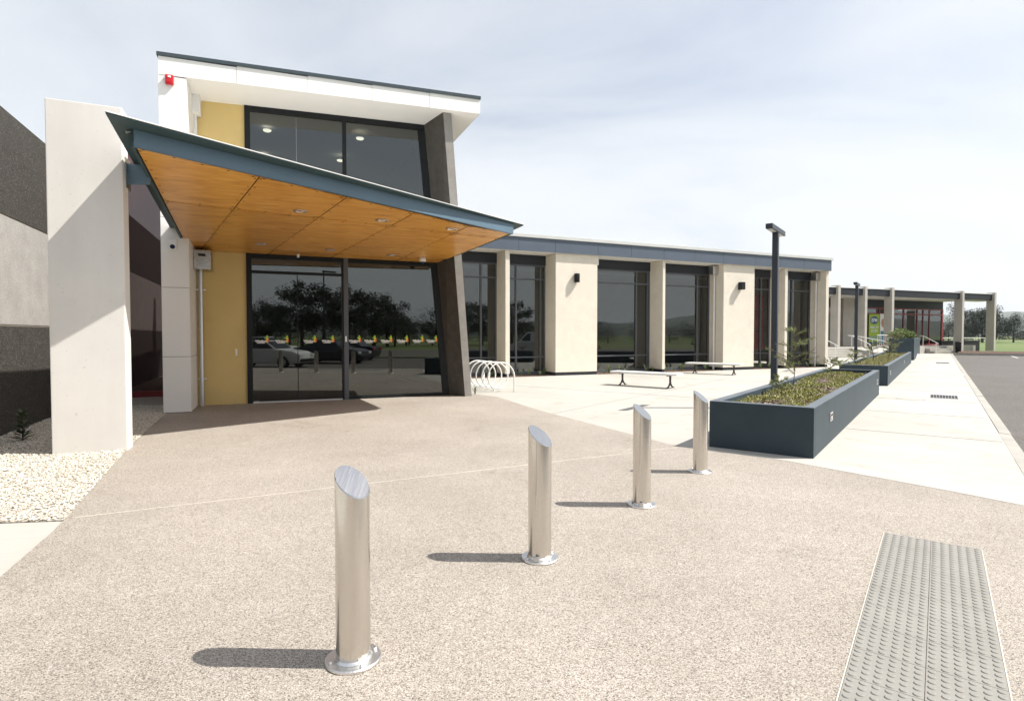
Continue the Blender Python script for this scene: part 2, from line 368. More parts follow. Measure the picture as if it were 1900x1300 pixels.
# frames: (origin, rotation); local x along the facade to the right, local y away from the viewer
E_LOC, E_ROT = (-6.141, 13.258, 0), R(23.0)
W_LOC, W_ROT = (1.657, 22.362, 0), R(23.5)
B_LOC, B_ROT = (3.913, 7.305, 0), R(-37.05)
F_LOC, F_ROT = (26.03, 45.17, 0), R(22.0)
def loc2w(L, rot, x, y, z=0.0):
    c, s = math.cos(rot), math.sin(rot); return (L[0] + x * c - y * s, L[1] + x * s + y * c, L[2] + z)
def Ew(a, d, z=0.0): return loc2w(E_LOC, E_ROT, a, -d, z)
def Bw(r, b, z=0.0): return loc2w(B_LOC, B_ROT, r, b, z)
def Ww(a, y, z=0.0): return loc2w(W_LOC, W_ROT, a, y, z)
def Fw(a, y, z=0.0): return loc2w(F_LOC, F_ROT, a, y, z)

# ================================================================== THE SETTING
# ground to the horizon
m = MB(); n = 48; rad = [0, 60, 150, 400, 1200, 4000, 9000]
pts = [(0, 0, -0.16)]; fs = []
for r_ in rad[1:]: pts += [(r_ * math.cos(2 * math.pi * k / n), r_ * math.sin(2 * math.pi * k / n), -0.16) for k in range(n)]
fs += [(0, 1 + k, 1 + (k + 1) % n) for k in range(n)]
for i in range(len(rad) - 2): fs += [(1 + i * n + k, 1 + (i + 1) * n + k, 1 + (i + 1) * n + (k + 1) % n, 1 + i * n + (k + 1) % n) for k in range(n)]
m.mesh(pts, fs); tag(m.build('ground', 'grass'), kind='structure')

# concrete plaza and footpath (one pour), cut by saw joints
m = MB(); m.prism([Bw(-42, -10.8)[:2], Bw(2.08, -10.8)[:2], Bw(2.08, 54.3)[:2], Bw(-14, 54.3)[:2], Bw(-42, 30)[:2]], -0.155, 0.0)
plaza = tag(m.build('plaza', 'concrete'), kind='structure')
def strip(name, mat, p, q, w, z, parent, h=0.002):
    p, q = Vector(p[:2]), Vector(q[:2]); t = (q - p).normalized(); s_ = Vector((-t.y, t.x)) * w / 2
    mm = MB(); mm.prism([(p + s_)[:], (p - s_)[:], (q - s_)[:], (q + s_)[:]], z, z + h)
    return mm.build(name, mat, parent)
for b_ in (3.0, 6.0, 9.0, 12.0, 15.0, 18.5, 22, 26, 30, 34, 39, 44, 49):
    strip('saw_cut', 'joint_dark', Bw(0.02, b_), Bw(2.06, b_), 0.009, 0.0015, plaza)
for b_ in (6.2, 12.4, 18.6):
    strip('saw_cut', 'joint_dark', Bw(-1.4, b_), Bw(-9.5, b_), 0.012, 0.0015, plaza)
strip('saw_cut', 'joint_dark', Bw(-5.0, 0.9), Bw(-5.0, 18.0), 0.006, 0.0015, plaza)

# exposed aggregate forecourt
LE = [(-7.6, 12.66), (-7.049, 11.472), (-5.478, 8.05), (-3.757, 4.60), (-3.42, 3.78), (-2.2, 0.9), (-1.5, -2.2)]
arc = [(-0.35, 14.62), (0.6, 12.0), (2.30, 8.30), (2.752, 7.80), (3.10, 7.50), (3.484, 7.16), (4.098, 6.32), (4.51, 5.735), (4.801, 5.266), (5.02, 4.62)]
pav = [Ew(-1.6, 0.1)[:2], (-7.049, 11.472)] + LE[2:] + [Bw(2.07, -10.5)[:2], Bw(2.07, -3.4)[:2]] + arc[::-1] + [Ew(5.35, -0.6)[:2], Ew(-1.6, -0.6)[:2]]
bm = bmesh.new(); fc = bm.faces.new([bm.verts.new((x, y, 0.004)) for x, y in pav]); bmesh.ops.triangulate(bm, faces=[fc]); bm.normal_update()
for f_ in bm.faces:
    if f_.normal.z < 0: f_.normal_flip()
me = bpy.data.meshes.new('forecourt_paving'); bm.to_mesh(me); bm.free(); me.materials.append(MATS['paving'])
paving = tag(link('forecourt_paving', me), kind='structure')
strip('paving_joint', 'joint_pale', (-3.84, 4.92), (2.36, 8.03), 0.012, 0.0045, paving, 0.002)
pe = MB()
for i in range(3, len(arc) - 1):
    p, q = Vector(arc[i]), Vector(arc[i + 1]); t = (q - p).normalized(); s_ = Vector((-t.y, t.x)) * 0.007
    pe.face([(*(p - s_), 0.0075), (*(q - s_), 0.0075), (*(q + s_), 0.0075), (*(p + s_), 0.0075)])
pe.build('edge_joint', 'joint_dark', paving)

# gravel bed between forecourt, hall wall and red glazing
gp = [(-3.86, 4.84), (-5.478, 8.05), (-7.049, 11.472), Ew(-1.55, -0.0)[:2], Ew(-1.55, -2.7)[:2], Ew(-3.6, -2.7)[:2], Ew(-3.6, 9.5)[:2], (-9.2, 4.2), (-4.4, 4.77)]
bm = bmesh.new(); fc = bm.faces.new([bm.verts.new((x, y, 0.006)) for x, y in gp]); bmesh.ops.triangulate(bm, faces=[fc])
bm.normal_update()
for f_ in bm.faces:
    if f_.normal.z < 0: f_.normal_flip()
me = bpy.data.meshes.new('gravel_bed'); bm.to_mesh(me); bm.free(); me.materials.append(MATS['gravel_bed'])
tag(link('gravel_bed', me), kind='structure')
def inpoly(x, y, P):
    c = False; j = len(P) - 1
    for i in range(len(P)):
        if (P[i][1] > y) != (P[j][1] > y) and x < (P[j][0] - P[i][0]) * (y - P[i][1]) / (P[j][1] - P[i][1]) + P[i][0]: c = not c
        j = i
    return c
rng = random.Random(5)
m = MB(); octf = [(0, 2, 4), (2, 1, 4), (1, 3, 4), (3, 0, 4), (2, 0, 5), (1, 2, 5), (3, 1, 5), (0, 3, 5)]
cnt = 0
while cnt < 26000:
    x = rng.uniform(-9.0, -3.8); y = rng.uniform(4.2, 12.8)
    if rng.random() > min(1.0, (8.0 / max(y, 1)) ** 2) or x < -0.95 * y - 0.3: continue
    if not inpoly(x, y, gp): continue
    if inpoly(x, y, [(-3.88, 4.86), (-5.47, 8.07), (-5.43, 8.03), (-3.84, 4.82)]): continue
    s_ = rng.uniform(0.008, 0.018); a = rng.uniform(0, 6.3); e = rng.uniform(0.6, 1.0); h = rng.uniform(0.45, 0.8)
    ca, sa = math.cos(a), math.sin(a)
    q = [(s_, 0, 0), (-s_ * rng.uniform(.7, 1.1), 0, rng.uniform(-.2, .2) * s_), (0, s_ * e, 0), (0, -s_ * e * rng.uniform(.7, 1.1), 0), (rng.uniform(-.4, .4) * s_, rng.uniform(-.4, .4) * s_, s_ * h), (0, 0, -s_ * h)]
    z0 = 0.008 + rng.uniform(0, 0.016)
    m.mesh([(x + p[0] * ca - p[1] * sa, y + p[0] * sa + p[1] * ca, z0 + p[2]) for p in q], octf); cnt += 1
tag(m.build('white_gravel', 'gravel_stone'), 'loose white and cream gravel stones around the foot of the pillar', 'gravel', kind='stuff')

# car park, kerb
m = MB(); m.prism([Bw(2.23, -60)[:2], Bw(40, -60)[:2], Bw(40, 54.2)[:2], Bw(2.23, 54.2)[:2]], -0.15, -0.115)
m.prism([Bw(-40, -60)[:2], Bw(2.23, -60)[:2], Bw(2.23, -11.0)[:2], Bw(-40, -11.0)[:2]], -0.15, -0.115)
asph = tag(m.build('car_park', 'asphalt'), kind='structure')
kerb = tag(link('kerb', None, None, B_LOC, B_ROT), kind='structure')
b_ = -8.0; km = MB(); km.prism([(2.085, 0), (2.235, 0), (2.235, 2.38), (2.085, 2.38)], -0.15, lambda x, y: 0.002 if x < 2.1 else -0.008)
kdat = km.data('kerb_stone', 'kerb_concrete'); krng = random.Random(3)
while b_ < 54:
    o = link('kerb_stone', kdat, kerb, (krng.uniform(-0.006, 0.006), b_, krng.uniform(-0.003, 0.003))); b_ += 2.4
km = MB(); km.prism([(0, 54.25), (0, 54.42), (2.38, 54.42), (2.38, 54.25)][::-1], -0.15, 0.03); kd2 = km.data('kerb_stone', 'kerb_concrete')
for i in range(15): link('kerb_stone', kd2, kerb, (2.25 + i * 2.4, 0, 0))
for i in range(12):
    m = MB(); m.box(6.0 + i * 2.6, 6.1 + i * 2.6, 49.0, 53.9, -0.1145, -0.111); o = m.build('parking_line', 'line_paint', asph); o.location = B_LOC; o.rotation_euler.z = B_ROT
# far mulch bed at the end of the car park
m = MB(); m.prism([(2.6, 54.45), (36, 54.45), (36, 57.5), (2.6, 57.5)], -0.15, lambda x, y: 0.06 if y < 55 else 0.2)
tag(m.build('mulch_bed', 'mulch', None, B_LOC, B_ROT), kind='structure')

# hills
def hill(name, ang0, ang1, dist, prof, seed):
    mm = MB(); n = 90; rows = 10; P = []
    for i in range(n + 1):
        t = i / n; a = R(ang0 + (ang1 - ang0) * t)
        h = prof(t)
        for j in range(rows + 1):
            q = j / rows; dd = dist * (0.72 + 0.45 * q)
            k = max(0, math.sin(min(1, q / 0.62) * math.pi / 2)) if q < 0.62 else math.cos((q - 0.62) / 0.38 * math.pi / 2)
            nz = mnoise.fractal(Vector((t * 14, q * 5, seed)), 0.9, 2.1, 5) * 0.13 * h * (0.4 + k)
            P.append((dd * math.cos(a), dd * math.sin(a), -6 + max(0, h * k + nz * (0.3 + 0.7 * k))))
    F_ = [(i * (rows + 1) + j, (i + 1) * (rows + 1) + j, (i + 1) * (rows + 1) + j + 1, i * (rows + 1) + j + 1) for i in range(n) for j in range(rows)]
    mm.mesh(P, F_, 0, True); return tag(mm.build(name, 'hill_forest'), kind='structure')
def bumpy(cs, base=30):
    def f(t):
        e = min(1, t / 0.08, (1 - t) / 0.08)
        return e * (base + sum(h * math.exp(-((t - c) / w) ** 2) for c, w, h in cs))
    return f
hill('hill', 20, 66, 2900, bumpy([(0.12, 0.2, 95), (0.36, 0.1, 45), (0.62, 0.12, 48), (0.85, 0.1, 40)], 48), 1.3)
def mesa(t):
    e = min(1, t / 0.06, (1 - t) / 0.06)
    flat = 1 / (1 + math.exp(-(t - 0.66) / 0.022)) * 1 / (1 + math.exp((t - 0.80) / 0.03))
    return e * (50 + 85 * flat + 40 * math.exp(-((t - 0.3) / 0.07) ** 2) + 30 * math.exp(-((t - 0.5) / 0.1) ** 2))
hill('hill', -85, 5, 2900, mesa, 7.7)

# ================================================================== ENTRANCE BUILDING
EB = thing('entrance_building', 'two storey entrance block with white portal roof, tall dark glazing and mustard wall', 'building', E_LOC, E_ROT)
ZT = lambda a: 6.85 + 0.036 * (a + 1.58)         # underside of the portal fascia rises slightly to the right
SL = lambda z: 4.82 - 0.66 * z / 7.1             # leaning right edge of the glazing against the blade wall
# mustard wall, lower and upper
bx('rendered_wall', 'yellow_render', EB, -1.45, -0.06, 0.0, 0.25, 0.0, 6.98)
# portal column: core and panels
bx('column_core', 'spandrel', EB, -1.565, -1.10, -1.185, 0.0, 0.0, 6.86)
zz = [0.012, 1.16, 2.58, 4.0, 5.42, 6.845]
for i in range(5):
    bx('cladding_panel', 'white_panel', EB, -1.58, -1.085, -1.205, -1.185, zz[i] + 0.004, zz[i + 1] - 0.004, 0.003)
    bx('cladding_panel', 'white_panel', EB, -1.10, -1.080, -1.180, -0.02, zz[i] + 0.004, zz[i + 1] - 0.004, 0.003)
    bx('cladding_panel', 'white_panel', EB, -1.585, -1.565, -1.180, 3.0, zz[i] + 0.004, zz[i + 1] - 0.004, 0.003)
# portal fascia panels, capping, soffit, roof
fj = [-1.58, -0.151, 1.264, 2.656, 4.015, 5.29]
for i in range(5):
    a0, a1 = fj[i] + 0.004, fj[i + 1] - 0.004
    m = MB(); m.hexa([(a0, -1.205, ZT(a0)), (a1, -1.205, ZT(a1)), (a1, -1.18, ZT(a1)), (a0, -1.18, ZT(a0)), (a0, -1.205, ZT(a0) + .37), (a1, -1.205, ZT(a1) + .345), (a1, -1.18, ZT(a1) + .345), (a0, -1.18, ZT(a0) + .37)], 0, 0.002)
    m.build('fascia_panel', 'white_panel', EB)
m = MB(); a0, a1 = -1.57, 5.28
m.hexa([(a0, -1.178, ZT(a0) + .004), (a1, -1.178, ZT(a1) + .004), (a1, 7, ZT(a1) + .004), (a0, 7, ZT(a0) + .004), (a0, -1.178, ZT(a0) + .36), (a1, -1.178, ZT(a1) + .335), (a1, 7, ZT(a1) + .335), (a0, 7, ZT(a0) + .36)])
m.build('roof_slab', 'white_soffit', EB)
m = MB(); m.hexa([(5.281, -1.205, ZT(a1)), (5.30, -1.205, ZT(a1)), (5.30, 7, ZT(a1)), (5.281, 7, ZT(a1)), (5.281, -1.205, ZT(a1) + .345), (5.30, -1.205, ZT(a1) + .345), (5.30, 7, ZT(a1) + .345), (5.281, 7, ZT(a1) + .345)])
m.build('fascia_panel', 'white_panel', EB)
m = MB(); a0, a1 = -1.60, 5.31
m.hexa([(a0, -1.235, ZT(a0) + .372), (a1, -1.235, ZT(a1) + .347), (a1, 7.05, ZT(a1) + .347), (a0, 7.05, ZT(a0) + .372), (a0, -1.235, ZT(a0) + .445), (a1, -1.235, ZT(a1) + .425), (a1, 7.05, ZT(a1) + .425), (a0, 7.05, ZT(a0) + .445)], 0, 0.004)
m.build('roof_capping', 'cap_blue', EB)
# leaning blade wall of dark exposed concrete
m = MB(); zt = 7.09
bot = [(4.82, 0.0), (5.115, -0.52), (5.30, -0.52), (5.30, 1.6), (4.95, 1.6)]
top = [(4.16, 0.0), (4.40, -1.02), (4.61, -1.02), (4.61, 1.6), (4.30, 1.6)]
vsb = [(x, y, 0.0) for x, y in bot] + [(x, y, zt) for x, y in top]
m.mesh(vsb, [(0, 1, 6, 5), (2, 3, 8, 7), (3, 4, 9, 8), (4, 0, 5, 9), (5, 6, 7, 8, 9), (4, 3, 2, 1, 0)], 0)
m.mesh(vsb, [(1, 2, 7, 6)], 1)
m.build('blade_wall', ['blade_concrete', 'blade_edge_sunlit'], EB)
# glazing
def bar(parent, x0, x1, z0, z1, y0=-0.05, y1=0.06, mat='dark_frame', name='frame_bar'):
    return bx(name, mat, parent, x0, x1, y0, y1, z0, z1, 0.003)
def pane(parent, pts, y, mat='glass', name='pane'):
    mm = MB(); mm.face([(x, y, z) for x, z in pts]); return mm.build(name, mat, parent)
UW = link('upper_window', None, EB)
bar(UW, -0.06, 0.06, 3.62, ZT(0) + 0.0); bar(UW, 2.125, 2.215, 3.62, ZT(2.17))
m = MB(); m.hexa([(0.06, -.048, 6.80), (SL(6.9) + 0.03, -.048, 6.93), (SL(6.9) + 0.03, .058, 6.93), (0.06, .058, 6.80), (0.06, -.048, ZT(0)), (SL(7) + .03, -.048, ZT(4.2)), (SL(7) + .03, .058, ZT(4.2)), (0.06, .058, ZT(0))]); m.build('frame_bar', 'dark_frame', UW)
def slant_bar(parent, z0, z1, w, name='frame_bar', mat='dark_frame', y0=-0.046, y1=0.056):
    mm = MB(); mm.hexa([(SL(z0) - w, y0, z0), (SL(z0) + .06, y0, z0), (SL(z0) + .06, y1, z0), (SL(z0) - w, y1, z0), (SL(z1) - w, y0, z1), (SL(z1) + .06, y0, z1), (SL(z1) + .06, y1, z1), (SL(z1) - w, y1, z1)])
    return mm.build(name, mat, parent)
slant_bar(UW, 3.64, 6.9, 0.16)
pane(UW, [(0.05, 3.65), (2.14, 3.65), (2.14, 6.9), (0.05, 6.85)], 0.0)
pane(UW, [(2.2, 3.65), (SL(3.65) - .14, 3.65), (SL(6.95) - .14, 6.95), (2.2, 6.9)], 0.0)
strip_ = pane(UW, [(1.06, 3.66), (1.064, 3.66), (1.064, 6.8), (1.06, 6.8)], -0.004, 'capping', 'glass_joint')
DR = link('sliding_door', None, EB)
bar(DR, -0.06, 0.055, 0.0, 3.54); bar(DR, 0.055, 2.08, 3.40, 3.54, -0.048, 0.058); bar(DR, 0.055, 2.08, 3.06, 3.12, -0.046, 0.056)
bar(DR, 2.08, 2.125, 0.0, 3.54, -0.05, 0.06); bar(DR, 0.055, 2.08, 0.006, 0.03, -0.06, 0.06, 'stainless_flat', 'floor_track')
pane(DR, [(0.055, 0.03), (1.06, 0.03), (1.06, 3.07), (0.055, 3.07)], 0.03, name='door_leaf')
pane(DR, [(1.05, 0.03), (2.085, 0.03), (2.085, 3.07), (1.05, 3.07)], 0.012, name='door_leaf')
pane(DR, [(0.05, 3.11), (2.085, 3.11), (2.085, 3.41), (0.05, 3.41)], 0.02, name='transom_pane')
bar(DR, 1.045, 1.062, 0.03, 3.06, 0.008, 0.034, 'black_metal', 'meeting_stile')
bx('door_operator', 'interior_wall', DR, 0.36, 0.72, 0.10, 0.22, 3.14, 3.30, 0.01)
bx('floor_bracket', 'stainless_flat', DR, 0.07, 0.19, -0.075, -0.05, 0.006, 0.05, 0.004)
FW = link('fixed_window', None, EB)
bar(FW, 2.128, 2.235, 0.0, 3.54, -0.052, 0.062, 'grey_frame'); bar(FW, 2.235, 4.5, 3.40, 3.54, -0.048, 0.058); bar(FW, 2.235, 4.82, 0.006, 0.085, -0.048, 0.058)
slant_bar(FW, 0.087, 3.54, 0.15)
pane(FW, [(2.23, 0.08), (SL(0.08) - .13, 0.08), (SL(3.42) - .13, 3.42), (2.23, 3.42)], 0.0)
bx('lock_plate', 'plastic_white', FW, 2.15, 2.19, -0.068, -0.052, 1.44, 1.58, 0.004)
# inside
bx('inner_floor', 'interior_dark', EB, -1.4, 4.7, 0.26, 6.8, -0.02, 0.012)
bx('inner_wall', 'interior_wall', EB, -1.4, 4.6, 6.3, 6.5, 0.012, 6.8)
bx('inner_wall', 'interior_dark', EB, -1.7, -1.46, 0.26, 6.3, 0.012, 6.8)
m = MB(); m.hexa([(4.97, 1.5, 0.0), (5.28, 1.5, 0.0), (5.28, 6.9, 0.0), (4.97, 6.9, 0.0), (4.33, 1.5, 7.08), (4.59, 1.5, 7.08), (4.6, 6.9, 7.08), (4.33, 6.9, 7.08)]); m.build('side_wall', 'blade_concrete', EB)
m = MB(); m.hexa([(-1.56, 6.55, 0), (5.26, 6.55, 0), (5.26, 6.92, 0), (-1.56, 6.92, 0), (-1.56, 6.55, 6.86), (4.57, 6.55, 7.06), (4.57, 6.92, 7.06), (-1.56, 6.92, 6.86)]); m.build('rear_wall', 'blade_concrete', EB)
bx('floor_slab', 'interior_wall', EB, -1.3, 4.5, 0.27, 6.2, 3.50, 3.66)
bx('reception_desk', 'interior_wall', EB, 1.6, 4.0, 4.4, 5.1, 0.012, 1.1, 0.02)
for a, y in ((0.42, 1.30), (2.69, 0.98), (2.42, 3.16), (0.3, 3.6)):
    m = MB(); m.lathe([(0.0, 6.81), (0.085, 6.81), (0.10, 6.83), (0.10, 6.845)], (a, y), 20); m.build('ceiling_downlight', 'lamp_lit', EB)
# red-framed tinted glazing set back beside the hall wall
RG = link('red_glazing', None, EB)
for a0, a1, z0, z1 in ((-3.42, -3.34, 0, 6.5), (-1.70, -1.60, 0, 6.5), (-3.34, -1.70, 0.0, 0.16), (-3.34, -1.70, 6.4, 6.5)):
    zo = 0.002 if a1 - a0 > 1 else 0.0
    bx('frame_bar', 'red_paint', RG, a0, a1, 2.52 + zo, 2.62 - zo, z0, z1, 0.003)
pane(RG, [(-3.35, 0.1), (-1.68, 0.1), (-1.68, 6.45), (-3.35, 6.45)], 2.57, 'glass_red')
bx('inner_wall', 'interior_dark', EB, -3.4, -1.72, 4.5, 4.6, 0.0, 6.5)
# rainwater heads and pipes on the mustard wall
def rain_head(x0, x1, y0, y1, z0, z1, pipe_x, pipe_y, zp0, zp1, label, slot, root_loc, root_rot, mat='stainless_flat', pr=0.05, brackets=(), group=None):
    t = thing('rainwater_head', label, 'rainwater head', root_loc, root_rot)
    bx('box', 'stainless_box' if slot else mat, t, x0, x1, y0, y1, z0, z1, 0.012)
    if slot: bx('overflow_slot', 'black_metal', t, (x0 + x1) / 2 - .07, (x0 + x1) / 2 + .07, y0 - .006, y0 + .01, z1 - .14, z1 - .085)
    if slot:
        mm = MB(); c = (x0 + x1) / 2; mm.hexa([(c - .08, y0 - .04, z1 - .16), (c + .08, y0 - .04, z1 - .16), (c + .08, y0, z1 - .15), (c - .08, y0, z1 - .15), (c - .08, y0 - .04, z1 - .15), (c + .08, y0 - .04, z1 - .15), (c + .08, y0, z1 - .14), (c - .08, y0, z1 - .14)]); mm.build('drip_lip', mat, t)
    mm = MB(); mm.tube([(pipe_x, pipe_y, zp1), (pipe_x, pipe_y, zp0)], pr, 16); mm.build('downpipe', 'rack_white' if mat != 'stainless_flat' or not slot else 'galvanised', t)
    for zb in brackets:
        mm = MB(); mm.box(pipe_x - pr - .05, pipe_x + pr + .05, pipe_y + .0, pipe_y + .03, zb - .015, zb + .015, 0, .003); mm.build('pipe_bracket', 'stainless_flat', t)
    return t
rain_head(-1.075, -0.74, -0.60, -0.02, 3.04, 3.46, -0.985, -0.16, 0.004, 3.06, 'stainless steel rainwater box with overflow slot and downpipe on mustard wall under the canopy', True, E_LOC, E_ROT, brackets=(0.62, 2.62))
rain_head(-1.17, -0.93, -0.36, -0.02, 6.5, 6.88, -1.06, -0.10, 3.9, 6.5, 'pale rainwater box under the portal roof above the canopy', False, E_LOC, E_ROT, 'rack_white', 0.05, (5.9, 4.6))
# window decals: white word, three leaves
def text_mesh(body, size, mat, name='lettering', bold=0.0, align='CENTER'):
    cu = bpy.data.curves.new(name, 'FONT'); cu.body = body; cu.size = size; cu.align_x = align; cu.offset = bold; cu.resolution_u = 2
    ob = bpy.data.objects.new('tmp_text', cu); col.objects.link(ob)
    dg = bpy.context.evaluated_depsgraph_get(); me_ = bpy.data.meshes.new_from_object(ob.evaluated_get(dg))
    me_.materials.clear(); me_.materials.append(MATS[mat])
    bpy.data.objects.remove(ob); me_.transform(Matrix.Rotation(R(90), 4, 'X')); return me_
wt = text_mesh('Windsor', 0.078, 'ink_white', bold=0.004)
dm = MB()
def leafshape(mb, cx, cz, ang, L, w, mi, y):
    ca, sa = math.cos(ang), math.sin(ang)
    q = [(0, -L * .5), (w * .42, -L * .22), (w * .5, L * .1), (w * .3, L * .36), (0, L * .5), (-w * .3, L * .36), (-w * .5, L * .1), (-w * .42, -L * .22)]
    mb.face([(cx + x * ca - z * sa, y, cz + x * sa + z * ca) for x, z in q], mi)
leafshape(dm, 0.085, 0.10, 0.9, .09, .045, 0, -0.001); leafshape(dm, 0.115, 0.135, -0.05, .115, .06, 1, -0.0015); leafshape(dm, 0.125, 0.075, -0.15, .10, .065, 2, -0.002)
leafshape(dm, 0.150, 0.035, 0.25, .085, .05, 3, -0.0025); leafshape(dm, 0.118, 0.012, 0.0, .06, .05, 2, -0.003)
dm.face([(-.14, 0, -.035), (.06, 0, -.035), (.06, 0, -.015), (-.14, 0, -.015)], 4)
ddat = dm.data('leaf_mark', ['ink_green', 'ink_lime', 'ink_yellow', 'ink_red', 'ink_white'])
for a in (0.27, 0.71, 1.34, 1.76, 2.40, 2.78, 3.19, 3.6, 4.01, 4.38):
    yy = 0.025 if a < 1.06 else (0.007 if a < 2.1 else -0.005)
    d_ = link('window_decal', ddat, DR if a < 2.1 else FW, (a, yy, 1.44)); link('lettering', wt, d_, (-0.04, -0.001, 0.0)); d_.scale = (.86, 1, .86)

# ------------------------------------------------------------------ canopy
CN = thing('entrance_canopy', 'wedge shaped canopy with plywood soffit and blue steel edge over the glass doors', 'canopy', E_LOC, E_ROT)
SZ = lambda x, y: 3.512 - 0.07 * y               # soffit height (local y is minus the distance out)
jl = [((-1.06, 6.226), (-1.205, 0.01)), ((0.334, 5.56), (-1.0, 0.01)), ((1.625, 4.965), (0.41, 0.01)), ((2.881, 4.406), (1.83, 0.01)), ((4.109, 3.821), (3.43, 0.01)), ((5.157, 3.51), (4.52, 0.01))]
def jx(i, t):   # point on joint i at fraction t from front to back
    (a0, d0), (a1, d1) = jl[i]; return (a0 + (a1 - a0) * t, d0 + (d1 - d0) * t)
def jd(i, d):
    (a0, d0), (a1, d1) = jl[i]; return jx(i, (d0 - d) / (d0 - d1))
Lline = lambda a: 3.88 - 0.1366 * (a + 1.087)
rows = []
screw = MB()
def scr(a, d):
    z = SZ(a, -d); screw.mesh([(a + .02 * math.cos(k * 1.0472), -d + .02 * math.sin(k * 1.0472), z - 0.0075) for k in range(6)], [tuple(reversed(range(6)))])
for i in range(5):
    def pt(j, row):
        (a0, d0), (a1, d1) = jl[j]
        if row == 0: return (a0, d0)
        if row == 1:
            lo, hi = 0.0, 1.0
            for _ in range(30):
                t = (lo + hi) / 2; a, d = jx(j, t)
                if d > Lline(a): lo = t
                else: hi = t
            return jx(j, lo)
        if row == 2: return jd(j, 0.52)
        return (a1, d1)
    for row in range(3):
        q = [pt(i, row), pt(i + 1, row), pt(i + 1, row + 1), pt(i, row + 1)]
        if i == 4 and row == 2: q = [pt(4, 2), (4.58, 0.52), (4.54, 0.01), pt(4, 3)]
        c = (sum(p[0] for p in q) / 4, sum(p[1] for p in q) / 4)
        sh = []
        for p in q:
            v = Vector((c[0] - p[0], c[1] - p[1])); L = v.length; sh.append((p[0] + v.x / L * 0.016, p[1] + v.y / L * 0.016))
        m = MB(); m.prism([(a, -d) for a, d in sh], lambda x, y: SZ(x, y) - 0.006, lambda x, y: SZ(x, y) + 0.008)
        m.build('soffit_panel', 'plywood', CN)
        for e in range(4):
            p, q2 = Vector(sh[e]), Vector(sh[(e + 1) % 4]); L = (q2 - p).length
            if L < 0.25: continue
            inn = Vector((c[0], c[1])); k = max(1, round(L / 0.42))
            for s_ in range(k + 1):
                u_ = p.lerp(q2, 0.03 + 0.94 * s_ / k); w_ = (inn - u_).normalized() * 0.045
                scr(u_.x + w_.x, u_.y + w_.y)
tag(screw.build('screw_heads', 'black_metal', CN), kind='stuff')
m = MB(); P0 = [(-1.075, -6.24), (-1.225, -0.02), (4.54, -0.02), (4.66, -0.5), (5.165, -3.5)]
m.prism([p for p in P0][::-1], lambda x, y: SZ(x, y) + 0.012, lambda x, y: SZ(x, y) + 0.18); m.build('backing_board', 'black_metal', CN)
def beam(name, mat, p, q, w, zlo, zhi, side=1):
    p, q = Vector(p), Vector(q); t = (q - p).normalized(); s_ = Vector((t.y, -t.x)) * w * side
    mm = MB(); poly = [p[:], q[:], (q + s_)[:], (p + s_)[:]]
    mm.prism(poly, lambda x, y: SZ(x, y) + zlo, lambda x, y: SZ(x, y) + zhi); return mm.build(name, mat, CN)
beam('front_fascia', 'steel_blue', (-1.085, -6.245), (5.175, -3.508), 0.05, -0.022, 0.186)
beam('side_fascia', 'steel_green', (-1.075, -6.235), (-1.225, -0.01), 0.04, -0.012, 0.187, -1)
beam('side_fascia', 'steel_green', (5.165, -3.50), (4.70, -1.05), 0.03, -0.012, 0.187, 1)
# roof plate; the thin white sheet on top paints its rim as sun-lit
rp_ = [(-1.275, -6.66), (5.46, -3.48), (5.15, -1.05), (4.78, -1.05), (4.78, -0.02), (-1.44, -0.02)]
m = MB(); m.prism(rp_[::-1], lambda x, y: SZ(x, y) + 0.190, lambda x, y: SZ(x, y) + 0.208); m.build('roof_plate', 'steel_green', CN)
m = MB(); rr = [(-1.28, -6.68), (5.48, -3.485), (5.17, -1.05), (4.78, -1.05), (4.78, -0.02), (-1.45, -0.02)]
m.prism(rr[::-1], lambda x, y: SZ(x, y) + 0.210, lambda x, y: SZ(x, y) + 0.220); m.build('sunlit_rim_sheet', 'roof_white', CN)
m = MB(); m.tube([(-1.08, -6.22, SZ(0, -6.22) + .19), (-1.15, -6.27, SZ(0, -6.22) + .15)], .02, 8); m.build('drain_spout', 'galvanised', CN)
